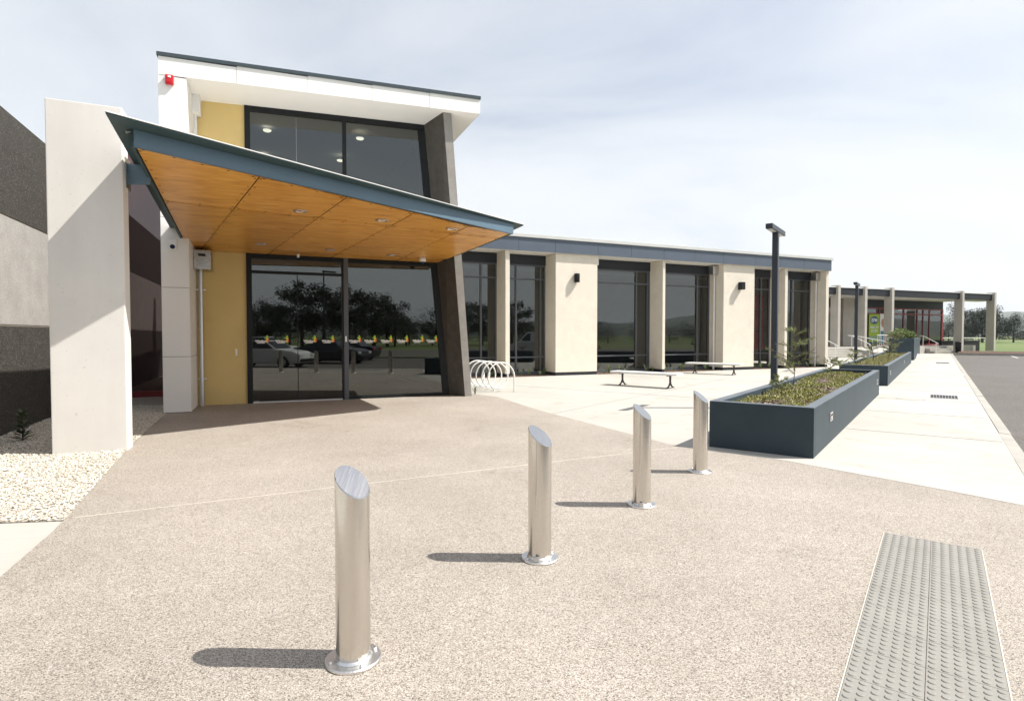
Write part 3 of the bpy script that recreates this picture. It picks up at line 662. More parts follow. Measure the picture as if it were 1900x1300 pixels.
# bracket back to the pillar
zb = SZ(0, -5.0)
m = MB(); m.hexa([(-1.385, -5.07, zb - .13), (-1.11, -5.07, zb - .10), (-1.11, -5.03, zb - .10), (-1.385, -5.03, zb - .13), (-1.385, -5.07, zb + .16), (-1.11, -5.07, zb + .16), (-1.11, -5.03, zb + .16), (-1.385, -5.03, zb + .16)]); m.build('wall_bracket', 'steel_blue', CN)
m = MB(); m.box(-1.388, -1.372, -5.2, -4.9, zb - .2, zb + .22, 0, .003); m.build('bracket_plate', 'galvanised', CN)
DL = None
for k, (a, d) in enumerate(((0.956, 3.943), (2.412, 3.768), (3.845, 3.535), (0.287, 1.117), (1.738, 0.913), (3.191, 0.695))):
    lab = ['recessed soffit downlight in the outer row, at its end over the mustard wall side', 'recessed soffit downlight in the middle of the outer row', 'recessed soffit downlight in the outer row, at its end towards the bicycle rack', 'recessed soffit downlight above the first sliding door leaf, nearest the mustard wall', 'recessed soffit downlight near the doors, beside the white door sensor', 'recessed soffit downlight near the doors, beside the dome camera'][k]
    z = SZ(a, -d)
    t = thing('downlight', lab, 'downlight', Ew(a, d, z - .006), E_ROT, 'downlights in the canopy soffit')
    m = MB(); m.lathe([(0.075, -0.001), (0.118, -0.001), (0.118, -0.010), (0.105, -0.014), (0.078, -0.012), (0.075, 0.0)], seg=28); m.build('trim_ring', 'stainless_flat', t)
    m = MB(); m.lathe([(0.0, 0.004), (0.05, 0.004), (0.076, -0.006)], seg=24); m.build('lens', 'lens_glass', t)
    m = MB(); m.lathe([(0.0, -0.001), (0.018, -0.002), (0.022, 0.003)], seg=12); m.build('lamp', 'lens_dark', t)
t = thing('dome_camera', 'white dome security camera under the canopy beside the dark blade wall', 'camera', Ew(3.98, 0.60, SZ(0, -.6) - .004), E_ROT)
m = MB(); m.lathe([(0.0, 0), (0.085, 0), (0.085, -0.075), (0.075, -0.105), (0.06, -0.107)], seg=24); m.build('housing', 'plastic_white', t)
m = MB(); m.lathe([(0.058, -0.105), (0.055, -0.13), (0.035, -0.152), (0.0, -0.16)], seg=20); m.build('dome', 'lens_dark', t)
t = thing('door_sensor', 'small white door sensor under the canopy above the sliding doors', 'sensor', Ew(1.07, 0.19, SZ(0, -.19) - .004), E_ROT)
m = MB(); m.lathe([(0.0, 0), (0.035, 0), (0.035, -0.02), (0.028, -0.03), (0.028, -0.06), (0.018, -0.075), (0, -0.078)], seg=16); m.build('body', 'plastic_white', t)
# fittings on the portal column and wall
t = thing('fire_alarm', 'red fire alarm sounder high on the white portal column', 'alarm', Ew(-1.375, 1.206, 6.66), E_ROT)
m = MB(); m.box(-.075, .075, -.075, 0, 0, .19, 0, .018); m.build('casing', 'red_alarm', t)
m = MB(); m.box(-.025, .03, -.088, -.074, .125, .165, 0, .004); m.build('strobe', 'plastic_white', t)
m = MB(); m.tube([(.0, -.07, .07), (.0, -.088, .07)], .035, 14); m.build('sounder', 'red_alarm', t)
t = thing('wall_sensor', 'white plastic sensor with round dark blue lens on portal column', 'sensor', Ew(-1.365, 1.206, 3.34), E_ROT)
m = MB(); m.box(-.075, .075, -.06, 0, 0, .22, 0, .02); m.build('casing', 'plastic_white', t)
m = MB(); m.tube([(0, -.05, .06), (0, -.075, .06)], .045, 16); m.build('lens', 'lens_dark', t)
t = thing('door_button', 'white door push button on the mustard wall beside the sliding doors', 'button', Ew(-0.29, 0.001, 1.13), E_ROT)
m = MB(); m.box(-.022, .022, -.022, 0, 0, .16, 0, .009); m.build('plate', 'plastic_white', t)
m = MB(); m.box(-.012, .012, -.028, -.020, .03, .12, 0, .003); m.build('push_pad', 'plastic_white', t)

# ------------------------------------------------------------------ free standing pillar
PL = thing('blade_pillar', 'tall free standing white concrete pillar supporting the left tip of canopy', 'pillar', Ew(-2.235, 5.32), E_ROT)
PL['label'] = 'tall free standing white concrete pillar rising from the gravel beside the canopy'
bx('shaft', 'pillar_concrete', PL, 0, 0.85, 0, 0.32, -0.02, 4.71, 0.012)

# ------------------------------------------------------------------ hall wall at the left
HB = thing('hall_building', 'grey hall wall of dark and pale exposed aggregate concrete panels beside the pillar', 'building', E_LOC, E_ROT)
for mat, z0, z1 in (('dark_aggregate', 0.0, 1.755), ('mid_band', 1.775, 3.525), ('dark_aggregate', 3.545, 5.26)):
    bx('wall_panel', mat, HB, -3.66, -3.47, -8.6, 2.5, z0, z1, 0.008)
bx('wall_core', 'joint_pale', HB, -3.64, -3.485, -8.5, 2.45, 0.0, 5.22)
bx('rear_wall', 'dark_aggregate', HB, -12, -3.68, -8.6, -8.4, 0, 5.2); bx('roof_slab', 'capping', HB, -12, -3.68, -8.38, 2.4, 5.0, 5.2)

# ================================================================== WING
WB = thing('office_wing', 'long single storey wing of cream piers, dark tall windows and blue fascia', 'building', W_LOC, W_ROT)
piers = [(-2.08, -1.90), (0.07, 1.99), (5.28, 5.42), (8.70, 10.58), (12.56, 12.74), (15.40, 15.60), (-4.6, -4.42)]
for a0, a1 in piers:
    p = bx('pier', 'cream_render', WB, a0, a1, 0.0, 1.05 if a0 < 15 else 6.0, 0.13, 4.83, 0.012)
    bx('plinth', 'spandrel', p, a0 + .012, a1 - .012, 0.015, 1.04, 0.0, 0.128)
bays = [(-4.42, -2.08, [-2.73], 1), (-1.90, 0.07, [-1.23, -0.15], 1), (1.99, 5.28, [4.56, 5.16], 1), (5.42, 8.70, [7.98], 1), (10.58, 12.56, [11.97], 1), (12.74, 15.40, [14.1], 0)]
for a0, a1, mul, low in bays:
    w = link('window', None, WB)
    bx('spandrel_panel', 'spandrel', w, a0 + .002, a1 - .002, 0.86, 1.0, 4.44, 4.83)
    for z0, z1 in ((0.0, 0.14), (0.69, 0.745), (3.835, 3.895), (4.385, 4.44)):
        bx('transom', 'grey_frame', w, a0 + .062, a1 - .062, 0.892, 0.998, z0, z1, .003)
    for x in [a0 + .03, a1 - .03] + mul:
        bx('mullion', 'grey_frame', w, x - .03, x + .03, 0.89, 1.0, 0.0, 4.44, .003)
    xs = [a0 + .06] + mul + [a1 - .06]
    for i in range(len(xs) - 1):
        for z0, z1 in ((0.13, 0.70), (0.74, 3.84), (3.89, 4.39)):
            pane(w, [(xs[i], z0), (xs[i + 1], z0), (xs[i + 1], z1), (xs[i], z1)], 0.95, 'glass_clear' if 10 < a0 < 11 else 'glass')
fj = [-4.6, -3.15, -1.58, -0.01, 1.95, 3.57, 5.25, 6.92, 8.56, 10.51, 12.11, 13.70, 15.62]
for i in range(len(fj) - 1):
    bx('fascia_panel', 'fascia_blue', WB, fj[i] + .005, fj[i + 1] - .005, -0.12, -0.095, 4.83, 5.345, .002)
bx('fascia_panel', 'fascia_blue', WB, 15.625, 15.645, -0.09, 6.5, 4.83, 5.345)
bx('roof_slab', 'white_soffit', WB, -4.6, 15.62, -0.093, 7.5, 4.835, 5.34)
bx('roof_capping', 'capping', WB, -4.62, 15.68, -0.17, 7.6, 5.347, 5.47, .006)
bx('inner_wall', 'interior_wall', WB, -4.4, 15.3, 5.5, 5.7, 0, 4.8); bx('inner_floor', 'interior_dark', WB, -4.4, 15.38, 1.06, 5.4, -.02, 0.02)
for z0, z1 in ((0.9, 1.85), (1.9, 2.85), (2.9, 3.6)): bx('red_panel', 'red_interior', WB, 11.3, 12.32, 1.06, 1.1, z0, z1, .01)
t = thing('wall_light', 'dark rounded wall light on the wide cream pier near the bicycle rack', 'wall light', Ww(0.98, 0, 3.72), W_ROT, 'wall lights on the wing')
m = MB(); m.lathe([(0.0, 0.34), (0.105, 0.34), (0.11, 0.33), (0.11, 0.01), (0.105, 0.0), (0.085, 0.0), (0.085, 0.06), (0, 0.06)], (0, -0.10), 24); m.build('shade', 'black_metal', t)
m = MB(); m.box(-.06, .06, -.03, 0, .05, .29, 0, .004); m.build('back_plate', 'black_metal', t)
t = thing('wall_light', 'dark box shaped wall light on the wide cream pier behind the far bench', 'wall light', Ww(9.66, 0, 3.70), W_ROT, 'wall lights on the wing')
m = MB(); m.box(-.115, .115, -.24, -.02, 0, .34, 0, .012); m.build('shade', 'black_metal', t)
m = MB(); m.box(-.06, .06, -.021, 0, .05, .29, 0, .002); m.build('back_plate', 'black_metal', t)
rain_head(8.38, 8.69, 0.32, 0.62, 4.4, 4.78, 8.61, 0.5, 0.02, 4.4, 'steel rainwater box and downpipe on cream pier behind the far bench', False, W_LOC, W_ROT, 'galvanised', 0.045, (1.5, 2.9))
rain_head(15.09, 15.39, 0.32, 0.62, 4.38, 4.76, 15.31, 0.5, 0.02, 4.38, 'steel rainwater box and downpipe on the end pier of the wing', False, W_LOC, W_ROT, 'galvanised', 0.045, (1.5, 2.9))
t = thing('junction_box', 'small pale box under the fascia beside the wide pier near bicycle rack', 'box', Ww(2.0, 0.25, 4.48), W_ROT)
m = MB(); m.box(0, .14, -.12, .12, 0, .33, 0, .01); m.build('casing', 'rack_white', t); m = MB(); m.box(.02, .12, -.128, -.119, .04, .29, 0, .002); m.build('lid', 'rack_white', t)

# ================================================================== FAR BUILDING
FB = thing('health_club', 'distant flat roofed building with tall grey fins and red framed glazing', 'building', F_LOC, F_ROT)
tops = 5.6; PZ = 0.65
for a, zb_ in ((-0.06, PZ), (3.02, PZ), (6.28, PZ), (15.66, 0.2), (20.42, 0.2), (-3.2, PZ)):
    bx('fin', 'grey_fin', FB, a, a + .28, 0.0, 0.68, zb_ - .05, tops, .01)
bx('roof_beam', 'spandrel', FB, -3.6, 20.6, 0.20, 0.45, 4.88, 5.42)
bx('roof_slab', 'white_soffit', FB, -3.6, 20.6, 0.46, 1.5, 4.80, 5.40); bx('roof_slab', 'white_soffit', FB, -3.6, 19.6, 1.505, 12, 4.90, 5.35)
bx('roof_capping', 'roof_white', FB, -3.7, 20.65, 0.15, 12, 5.422, 5.47)
m = MB(); m.prism([(-9, -2.2), (-1.5, -2.2), (1.0, -1.7), (8.5, -0.5), (11.9, 0.8), (11.9, 1.2), (19.9, 1.2), (19.9, 14), (-9, 14)], -0.1, PZ); m.build('podium', 'kerb_concrete', FB)
# glazing wall set back
GW = link('glazing', None, FB); gy = 4.0
bx('spandrel_panel', 'spandrel', GW, -1.0, 19.6, gy - .05, gy + .1, 4.15, 4.9)
mulx = [0.2, 2.2, 4.6, 6.8, 8.7, 10.42, 12.2, 13.8, 15.76, 16.64, 17.6, 19.5]
for x in mulx: bx('mullion', 'red_paint', GW, x - .06, x + .06, gy - .06, gy + .06, PZ, 4.15)
for z0, z1 in ((PZ, PZ + .12), (3.55, 3.67), (4.05, 4.15)):
    for i in range(len(mulx) - 1): bx('transom', 'red_paint', GW, mulx[i] + .061, mulx[i + 1] - .061, gy - .055, gy + .055, z0, z1)
for i in range(len(mulx) - 1):
    for z0, z1 in ((PZ + .1, 3.56), (3.66, 4.06)): pane(GW, [(mulx[i] + .05, z0), (mulx[i + 1] - .05, z0), (mulx[i + 1] - .05, z1), (mulx[i] + .05, z1)], gy)
bx('side_wall', 'red_paint', FB, 19.565, 19.65, gy - .06, 9, PZ, 4.15); bx('inner_wall', 'interior_dark', FB, -1, 19.8, 8.5, 8.7, PZ, 4.8)
bx('cross_wall', 'grey_fin', FB, -1.2, -0.9, 1.6, 6, PZ, 4.9); bx('cross_wall', 'grey_fin', FB, 5.2, 6.6, gy - .4, gy - .12, PZ, 4.9)
# club poster and picture behind the glass
PS = link('poster', None, FB, (9.55, gy - .13, 0)); 
mm = MB(); mm.box(-.65, .75, 0, .02, 0.9, 3.55); mm.build('banner', 'ink_lime', PS)
mm = MB(); mm.box(-.65, .75, -.006, -.001, 1.15, 1.55); mm.build('banner_band', 'ink_sage', PS)
mm = MB(); mm.box(-.65, .75, -.006, -.001, 0.7, 1.0); mm.build('banner_foot', 'ink_blue', PS)
mm = MB(); mm.mesh([(.05 + .55 * math.cos(k * math.pi / 16), -.01, 3.0 + .36 * math.sin(k * math.pi / 16)) for k in range(32)], [tuple(range(32))]); mm.build('oval_mark', 'ink_blue', PS)
link('lettering', text_mesh('EFM', 0.46, 'ink_white', bold=.012), PS, (.05, -.016, 2.84)); link('lettering', text_mesh('HEALTH', 0.30, 'ink_white', bold=.01), PS, (.05, -.016, 2.25)); link('lettering', text_mesh('CLUBS', 0.30, 'ink_white', bold=.01), PS, (.05, -.016, 1.92))
PI = link('picture', None, FB, (10.9, gy - .12, 0))
mm = MB(); mm.box(-.5, .4, 0, .02, 0.8, 3.6); mm.build('backing', 'ink_white', PI)
mm = MB(); mm.mesh([(-.05 + .3 * math.cos(k * .3927), -.006, 2.75 + .42 * math.sin(k * .3927)) for k in range(16)], [tuple(range(16))]); mm.build('print_shape', 'ink_skin', PI)
mm = MB(); mm.box(-.4, .35, -.008, -.002, .85, 2.0); mm.build('print_shape', 'ink_teal', PI)
# steps
def steps(parent, x0, x1, y1, n, rise, tread, mat='concrete'):
    for i in range(n):
        bx('step', mat, parent, x0, x1, y1 - (n - i) * tread, y1 - (n - i - 1) * tread - .002 if i < n - 1 else y1 - .002, 0.003, rise * (i + 1), .006)
ST = thing('stair', 'wide pale concrete steps up to the distant building beside the lamp post', 'stairs', F_LOC, F_ROT)
steps(ST, -6.5, -1.6, -2.2, 4, 0.16, 0.34, 'concrete')
ST2 = thing('stair', 'concrete steps at the end of the footpath beside a dark bin', 'stairs', F_LOC, F_ROT)
steps(ST2, 11.95, 14.9, 1.2, 3, 0.21, 0.40, 'kerb_concrete')
m = MB(); m.hexa([(-1.3, -6.2, 0.0), (2.6, -6.2, 0.0), (2.6, -1.46, 0.0), (-1.3, -2.18, 0.0), (-1.3, -6.2, .01), (2.6, -6.2, .01), (2.6, -1.46, .645), (-1.3, -2.18, .645)])
tag(m.build('ramp', 'concrete', None, F_LOC, F_ROT), 'pale concrete ramp sloping up to the distant building', 'ramp')
def railing(label, pts, posts_n, loc, rot, balusters=False):
    t = thing('handrail', label, 'handrail', loc, rot)
    mm = MB(); mm.tube(pts, .028, 8); mm.build('rail', 'rack_white', t)
    for p in (pts[1], pts[-2]):
        mm = MB(); mm.tube([(p[0], p[1], p[2]), (p[0], p[1], p[2] - .95)], .024, 8); mm.build('post', 'rack_white', t)
    if balusters:
        a, b = Vector(pts[1]), Vector(pts[-2])
        for k in range(1, 7):
            q = a.lerp(b, k / 7); mm = MB(); mm.tube([q[:], (q.x, q.y, q.z - .92)], .016, 6); mm.build('baluster', 'rack_white', t)
        mm = MB(); mm.tube([(a.x, a.y, a.z - .85), (b.x, b.y, b.z - .85)], .018, 6); mm.build('bottom_rail', 'rack_white', t)
railing('white metal handrail rising beside the wide distant steps', [(-1.5, -3.9, .80), (-1.5, -3.7, .95), (-1.5, -2.3, 1.58), (-1.5, -2.0, 1.58)], 2, F_LOC, F_ROT)
railing('white metal balustrade with upright bars along the top of the distant ramp', [(2.65, -1.35, 1.62), (2.75, -1.3, 1.62), (4.9, -.95, 1.62), (5.0, -.93, 1.62)], 2, F_LOC, F_ROT, True)
railing('white metal balustrade with upright bars sloping down the distant ramp', [(-1.2, -5.6, 1.0), (-1.2, -5.4, 1.03), (-1.2, -2.4, 1.56), (-1.2, -2.2, 1.58)], 2, F_LOC, F_ROT, True)
railing('white metal handrail beside the steps behind the end pier', [(-5.0, -3.9, .80), (-5.0, -3.7, .95), (-5.0, -2.3, 1.58), (-5.0, -2.0, 1.58)], 2, F_LOC, F_ROT)
railing('pale handrail sloping down the steps at the end of the footpath', [(12.1, -.2, .85), (12.1, 0, .98), (12.1, 1.1, 1.55), (12.1, 1.4, 1.55)], 2, F_LOC, F_ROT)
t = thing('rubbish_bin', 'dark rubbish bin beside the grey fin at the end of the footpath', 'bin', Fw(15.0, -.1, 0), F_ROT)
m = MB(); m.lathe([(0, 0.02), (.20, .02), (.23, .9), (.23, .95), (0, .95)], seg=16); m.build('body', 'black_metal', t); m = MB(); m.lathe([(0.24, .95), (.24, 1.0), (.1, 1.06), (0, 1.06)], seg=16); m.build('lid', 'black_metal', t)
t = thing('low_wall', 'low black wall behind the grey fins at the mulch bed', 'wall', F_LOC, F_ROT)
bx('wall_body', 'black_metal', t, 16.2, 22.0, 2.0, 2.3, -0.1, 1.0, .02); bx('wall_coping', 'spandrel', t, 16.15, 22.05, 1.96, 2.34, 1.002, 1.11, .01)
t = thing('field_fence', 'pale rail fence along the edge of the distant sports field', 'fence', Fw(14, 40), F_ROT)
mm = MB(); mm.tube([(-10, 0, 1.05), (80, 0, 1.05)], .06, 6); mm.build('rail', 'rack_white', t)
for k in range(26):
    mm = MB(); mm.tube([(-10 + k * 3.6, 0, -.16), (-10 + k * 3.6, 0, 1.05)], .05, 6); mm.build('post', 'rack_white', t)

# ================================================================== PLANTERS
def planter(label, b0, b1, h, lights, x0=-1.345):
    t = thing('planter', label, 'planter', loc2w(B_LOC, B_ROT, 0, b0), B_ROT, 'dark planters along the footpath')
    L = b1 - b0; w = 0.13
    bx('wall', 'planter_paint', t, x0, 0, 0, w, 0, h - .0, .006); bx('wall', 'planter_paint', t, x0, 0, L - w, L, 0, h, .006)
    bx('wall', 'planter_paint', t, x0, x0 + w, w + .001, L - w - .001, 0, h, .006); bx('wall', 'planter_paint', t, -w, 0, w + .001, L - w - .001, 0, h, .006)
    bx('rim', 'planter_rim', t, x0 + .002, -.002, .002, w, h + .001, h + .012, .003); bx('rim', 'planter_rim', t, x0 + .002, -.002, L - w, L - .002, h + .001, h + .012, .003)
    bx('rim', 'planter_rim', t, x0 + .002, x0 + w, w + .001, L - w - .001, h + .001, h + .012, .003); bx('rim', 'planter_rim', t, -w, -.002, w + .001, L - w - .001, h + .001, h + .012, .003)
    mm = MB(); mm.box(x0 + w, -w, w, L - w, 0.1, h - .11); mm.build('soil', 'soil', t)
    for lb in lights:
        p = bx('step_light', 'stainless_flat', t, 0.0, .012, lb - b0 - .12, lb - b0 + .12, h - .33, h - .20, .003)
        bx('light_recess', 'black_metal', p, .008, .0145, lb - b0 - .085, lb - b0 + .085, h - .305, h - .225)
        bx('light_lens', 'lens_glass', p, .009, .0165, lb - b0 - .07, lb - b0 + .03, h - .295, h - .255)
    return t
planter('long dark blue-grey planter beside the bollards, nearest the aggregate forecourt', 0.0, 10.0, 0.65, (1.45, 9.3))
planter('long dark blue-grey planter between the forecourt planter and the tall planter', 13.2, 32.0, 0.63, (14.3, 23.7))
planter('tall dark blue-grey planter near the steps at the end of the footpath', 36.2, 50.0, 1.40, ())
def ground_cover(b0, b1, z, seed, nleaf, nchip, label, x0=-1.2, x1=-.145):
    rg = random.Random(seed); mm = MB()
    for _ in range(nchip):
        x = rg.uniform(x0, x1); y = rg.uniform(b0 + .14, b1 - .14); a = rg.uniform(0, 6.28); L = rg.uniform(.010, .036); w = L * rg.uniform(.25, .6); zz_ = z + rg.uniform(0, .025)
        c, s_ = math.cos(a), math.sin(a); t1, t2 = rg.uniform(-.015, .015), rg.uniform(-.01, .015)
        mm.face([(x - L * c - w * s_, y - L * s_ + w * c, zz_ + t1), (x + L * c - w * s_, y + L * s_ + w * c, zz_ - t1), (x + L * c + w * s_, y + L * s_ - w * c, zz_ + t2), (x - L * c + w * s_, y - L * s_ - w * c, zz_ - t2)], 1)
    for _ in range(nleaf):
        x = rg.uniform(x0, x1); y = rg.uniform(b0 + .16, b1 - .16)
        dens = mnoise.noise(Vector((x * 1.9 + seed, y * 1.1, 0)))
        if dens < rg.uniform(-.3, .5): continue
        h = rg.uniform(.0, .05) * (1 + 1.6 * max(0, dens)); a = rg.uniform(0, 6.28); L = rg.uniform(.015, .045); w = rg.uniform(.004, .011); c, s_ = math.cos(a), math.sin(a); tilt = rg.uniform(.2, 1.3)
        bx_, by_, bz_ = x, y, z + h
        ex, ey, ez = x + L * c * math.cos(tilt), y + L * s_ * math.cos(tilt), z + h + L * math.sin(tilt)
        mm.face([(bx_ - w * s_, by_ + w * c, bz_), (bx_ + w * s_, by_ - w * c, bz_), (ex, ey, ez)], 0)
    o = mm.build('ground_cover', ['leaf_cover', 'chip'], None, B_LOC, B_ROT)
    return tag(o, label, 'ground cover', kind='stuff')
ground_cover(0, 10, .545, 11, 70000, 18000, 'low green and yellow ground cover over bark in the planter by the bollards')
ground_cover(13.2, 32, .525, 12, 52000, 14000, 'low green ground cover over bark in the middle planter')
# thin feathery shrubs
def sprig(label, x, b, z, h, seed, spread=0.45, nb=14, lean=(0, 0), nl=26, rs=1.0):
    rg = random.Random(seed); t = thing('feathery_shrub', label, 'shrub', Bw(x, b, z), rg.uniform(0, 6.28), 'young shrubs in the planters')
    st = MB(); lf = MB(); P_ = []
    for k in range(9):
        q = k / 8; P_.append((lean[0] * q + .03 * math.sin(q * 5 + seed), lean[1] * q + .03 * math.cos(q * 4 + seed) - .03, h * q))
    st.tube(P_, [.009 * rs * (1 - .75 * k / 8) for k in range(9)], 5)
    def needles(p, q, n):
        p, q = Vector(p), Vector(q); ax = (q - p).normalized()
        for _ in range(n):
            u_ = rg.random(); c = p.lerp(q, u_); d = Vector((rg.gauss(0, 1), rg.gauss(0, 1), rg.gauss(0.3, .8))); d = (d - ax * d.dot(ax)).normalized(); d = (d + ax * rg.uniform(.5, 1.3)).normalized()
            L = rg.uniform(.022, .06); sd = d.cross(ax).normalized() * .0036 * rs; e = c + d * L
            lf.face([(c - sd)[:], (c + sd)[:], (e + sd * .5)[:], (e - sd * .5)[:]])
    for k in range(nb):
        q = rg.uniform(.22, .97); i = min(7, int(q * 8)); base = Vector(P_[i]).lerp(Vector(P_[i + 1]), q * 8 - i)
        a = k * 2.4 + rg.uniform(-.4, .4); L = spread * (1.15 - .7 * q) * rg.uniform(.6, 1.15)
        pts_ = [base + Vector((math.cos(a) * L * u_, math.sin(a) * L * u_, L * (.75 * u_ - .35 * u_ * u_) * rg.uniform(.7, 1.2))) for u_ in (0, .35, .7, 1.0)]
        st.tube([p[:] for p in pts_], [.0045 * rs, .004 * rs, .003 * rs, .0015 * rs], 4)
        for j in range(3): needles(pts_[j], pts_[j + 1], nl)
        for _ in range(3):
            u_ = rg.randint(1, 2); c = pts_[u_]; a2 = a + rg.uniform(-1.2, 1.2); L2 = L * .4; e = c + Vector((math.cos(a2) * L2, math.sin(a2) * L2, L2 * rg.uniform(.1, .6)))
            st.tube([c[:], e[:]], [.003 * rs, .0012 * rs], 3); needles(c, e, nl // 2)
    st.build('stem', 'bark', t); lf.build('foliage', 'leaf_sprig', t); return t
sprig('tall feathery young shrub beside the lamp post in the bollard end planter', -0.98, 3.75, .54, 1.28, 1, .56, 17, nl=24)
sprig('small feathery shrub halfway along the bollard end planter', -0.80, 7.4, .54, .5, 2, .34, 9, nl=20)
sprig('thin sparse sprig leaning near the bollard end of the planter', -1.0, 2.7, .54, .34, 3, .26, 7)
sprig('feathery shrub at the near end of the middle planter', -0.95, 13.75, .52, .5, 4, .5, 10, nl=20, rs=1.5)
sprig('feathery shrub near the far end of the first planter', -0.85, 9.4, .54, .36, 5, .36, 8, nl=18, rs=1.2)
sprig('sparse shrub beside the second lamp post in the middle planter', -0.9, 19.5, .52, .75, 6, .5, 10, rs=2.0)
sprig('thin sparse shrub midway along the middle planter', -0.6, 24.0, .52, .8, 7, .5, 9, rs=2.4)
sprig('dark feathery shrub in front of the tall planter', -0.9, 31.2, .52, 1.15, 8, .8, 18, rs=3.0)
# pale bushes in the tall planter
def bush(label, loc, rx, rz_, n, leaf, seed, size=.06, name='bush', group=None):
    rg = random.Random(seed); t = thing(name, label, 'bush', loc, 0, group); mm = MB()
    for _ in range(n):
        v = Vector((rg.gauss(0, 1), rg.gauss(0, 1), rg.gauss(0, 1))).normalized() * rg.uniform(.5, 1.0)
        k = 1 + .3 * mnoise.noise(v * 2.3 + Vector((seed, 0, 0)))
        p = Vector((v.x * rx * k, v.y * rx * k, rz_ * (.55 + .5 * v.z * k)))
        a = Vector((rg.gauss(0, 1), rg.gauss(0, 1), rg.gauss(.6, 1))).normalized(); b = a.cross(Vector((rg.gauss(0, 1), rg.gauss(0, 1), rg.gauss(0, 1)))).normalized()
        L = size * rg.uniform(.6, 1.3); mm.face([p[:], (p + a * L * .5 + b * L * .28)[:], (p + a * L)[:], (p + a * L * .5 - b * L * .28)[:]])
    mm.build('foliage', leaf, t)
    st = MB()
    for k in range(5): st.tube([(0, 0, 0), (rx * .4 * math.cos(k * 1.3), rx * .4 * math.sin(k * 1.3), rz_ * .7)], [.02, .008], 4)
    st.build('stem', 'bark', t); return t
bush('pale lime bush overflowing the top of the tall planter', Bw(-.8, 37.6, 1.28), .62, .75, 900, 'leaf_lime', 3, .12)
bush('smaller pale lime bush beside the bigger one in the tall planter', Bw(-.45, 39.2, 1.28), .5, .6, 600, 'leaf_lime', 4, .12)

# ================================================================== STREET FURNITURE
# bollards
bo = [(-0.782, 2.75), (0.199, 4.018), (1.222, 5.294), (2.204, 6.589)]
blab = ['stainless bollard standing farthest from the dark planter, at the open end of row', 'stainless bollard second from the open end of the row, with small padlock lug', 'stainless bollard second from the dark planter', 'stainless bollard standing next to the dark planter']
m = MB(); seg = 40; r0 = .083
cut = lambda x, y: 0.885 - 0.80 * (x * 0.80 + y * -0.60)
ringb = [(r0 * math.cos(2 * math.pi * k / seg), r0 * math.sin(2 * math.pi * k / seg)) for k in range(seg)]
vs_ = [(x, y, .012) for x, y in ringb] + [(x, y, cut(x, y) - .006) for x, y in ringb]
m.mesh(vs_, [(k, (k + 1) % seg, seg + (k + 1) % seg, seg + k) for k in range(seg)], 0, True)
shaft = m.data('shaft', 'stainless')
m = MB(); vs_ = [(x, y, cut(x, y) - .006) for x, y in ringb] + [(x * .965, y * .965, cut(x * .965, y * .965)) for x, y in ringb]
m.mesh(vs_, [(k, (k + 1) % seg, seg + (k + 1) % seg, seg + k) for k in range(seg)], 0, False); m.face(vs_[seg:], 0)
cap = m.data('sloped_cap', 'stainless_cap')
m = MB(); m.lathe([(.085, .016), (.13, .016), (.135, .012), (.135, .002), (.12, .0)], seg=40, smooth=False); m.lathe([(.0835, .03), (.088, .026), (.093, .017)], seg=40)
bp = m.data('base_plate', 'stainless_flat')
m = MB(); m.lathe([(0, .028), (.006, .028), (.009, .023), (.009, .016)], seg=8); bd = m.data('bolt', 'stainless_flat')
m = MB(); m.box(-.02, .02, -.012, .012, .017, .05, 0, .004); lug = m.data('padlock_lug', 'galvanised')
for k, (x, y) in enumerate(bo):
    t = thing('bollard', blab[k], 'bollard', (x, y, .004), 0, 'stainless bollards in a row across the forecourt')
    link('shaft', shaft, t); link('sloped_cap', cap, t); p = link('base_plate', bp, t)
    for j in range(4): a = .6 + j * math.pi / 2; link('bolt', bd, p, (.112 * math.cos(a), .112 * math.sin(a), 0))
    if k in (1, 2): link('padlock_lug', lug, p, (-.03, -.105, 0))

# tactile paving
TP = thing('tactile_paving', 'grey tactile paving strip of raised domes set into the aggregate', 'tactile paving', Bw(.95, -2.75, .004), B_ROT)
m = MB(); m.box(.001, .3, -.3, -.001, 0, .005, 0, .0015); tile = m.data('tile', 'tactile')
m = MB()
for i in range(6):
    for j in range(6):
        m.lathe([(.0175, .005), (.0165, .0075), (.0125, .0098), (.0125, .0098)], (.025 + i * .05, -.025 - j * .05), 10)
        m.mesh([(.025 + i * .05 + .0125 * math.cos(k * .6283), -.025 - j * .05 + .0125 * math.sin(k * .6283), .0098) for k in range(10)], [tuple(range(10))], 0, True)
dome = m.data('domes', 'tactile')
for i in range(2):
    for j in range(12):
        o = link('tile', tile, TP, (i * .302, -j * .3015, .0)); tag(link('domes', dome, o), kind='stuff')
bx('edging', 'joint_pale', TP, -.007, -.001, -3.62, 0.0, 0, .004); bx('edging', 'joint_pale', TP, .604, .610, -3.62, 0, 0, .004)

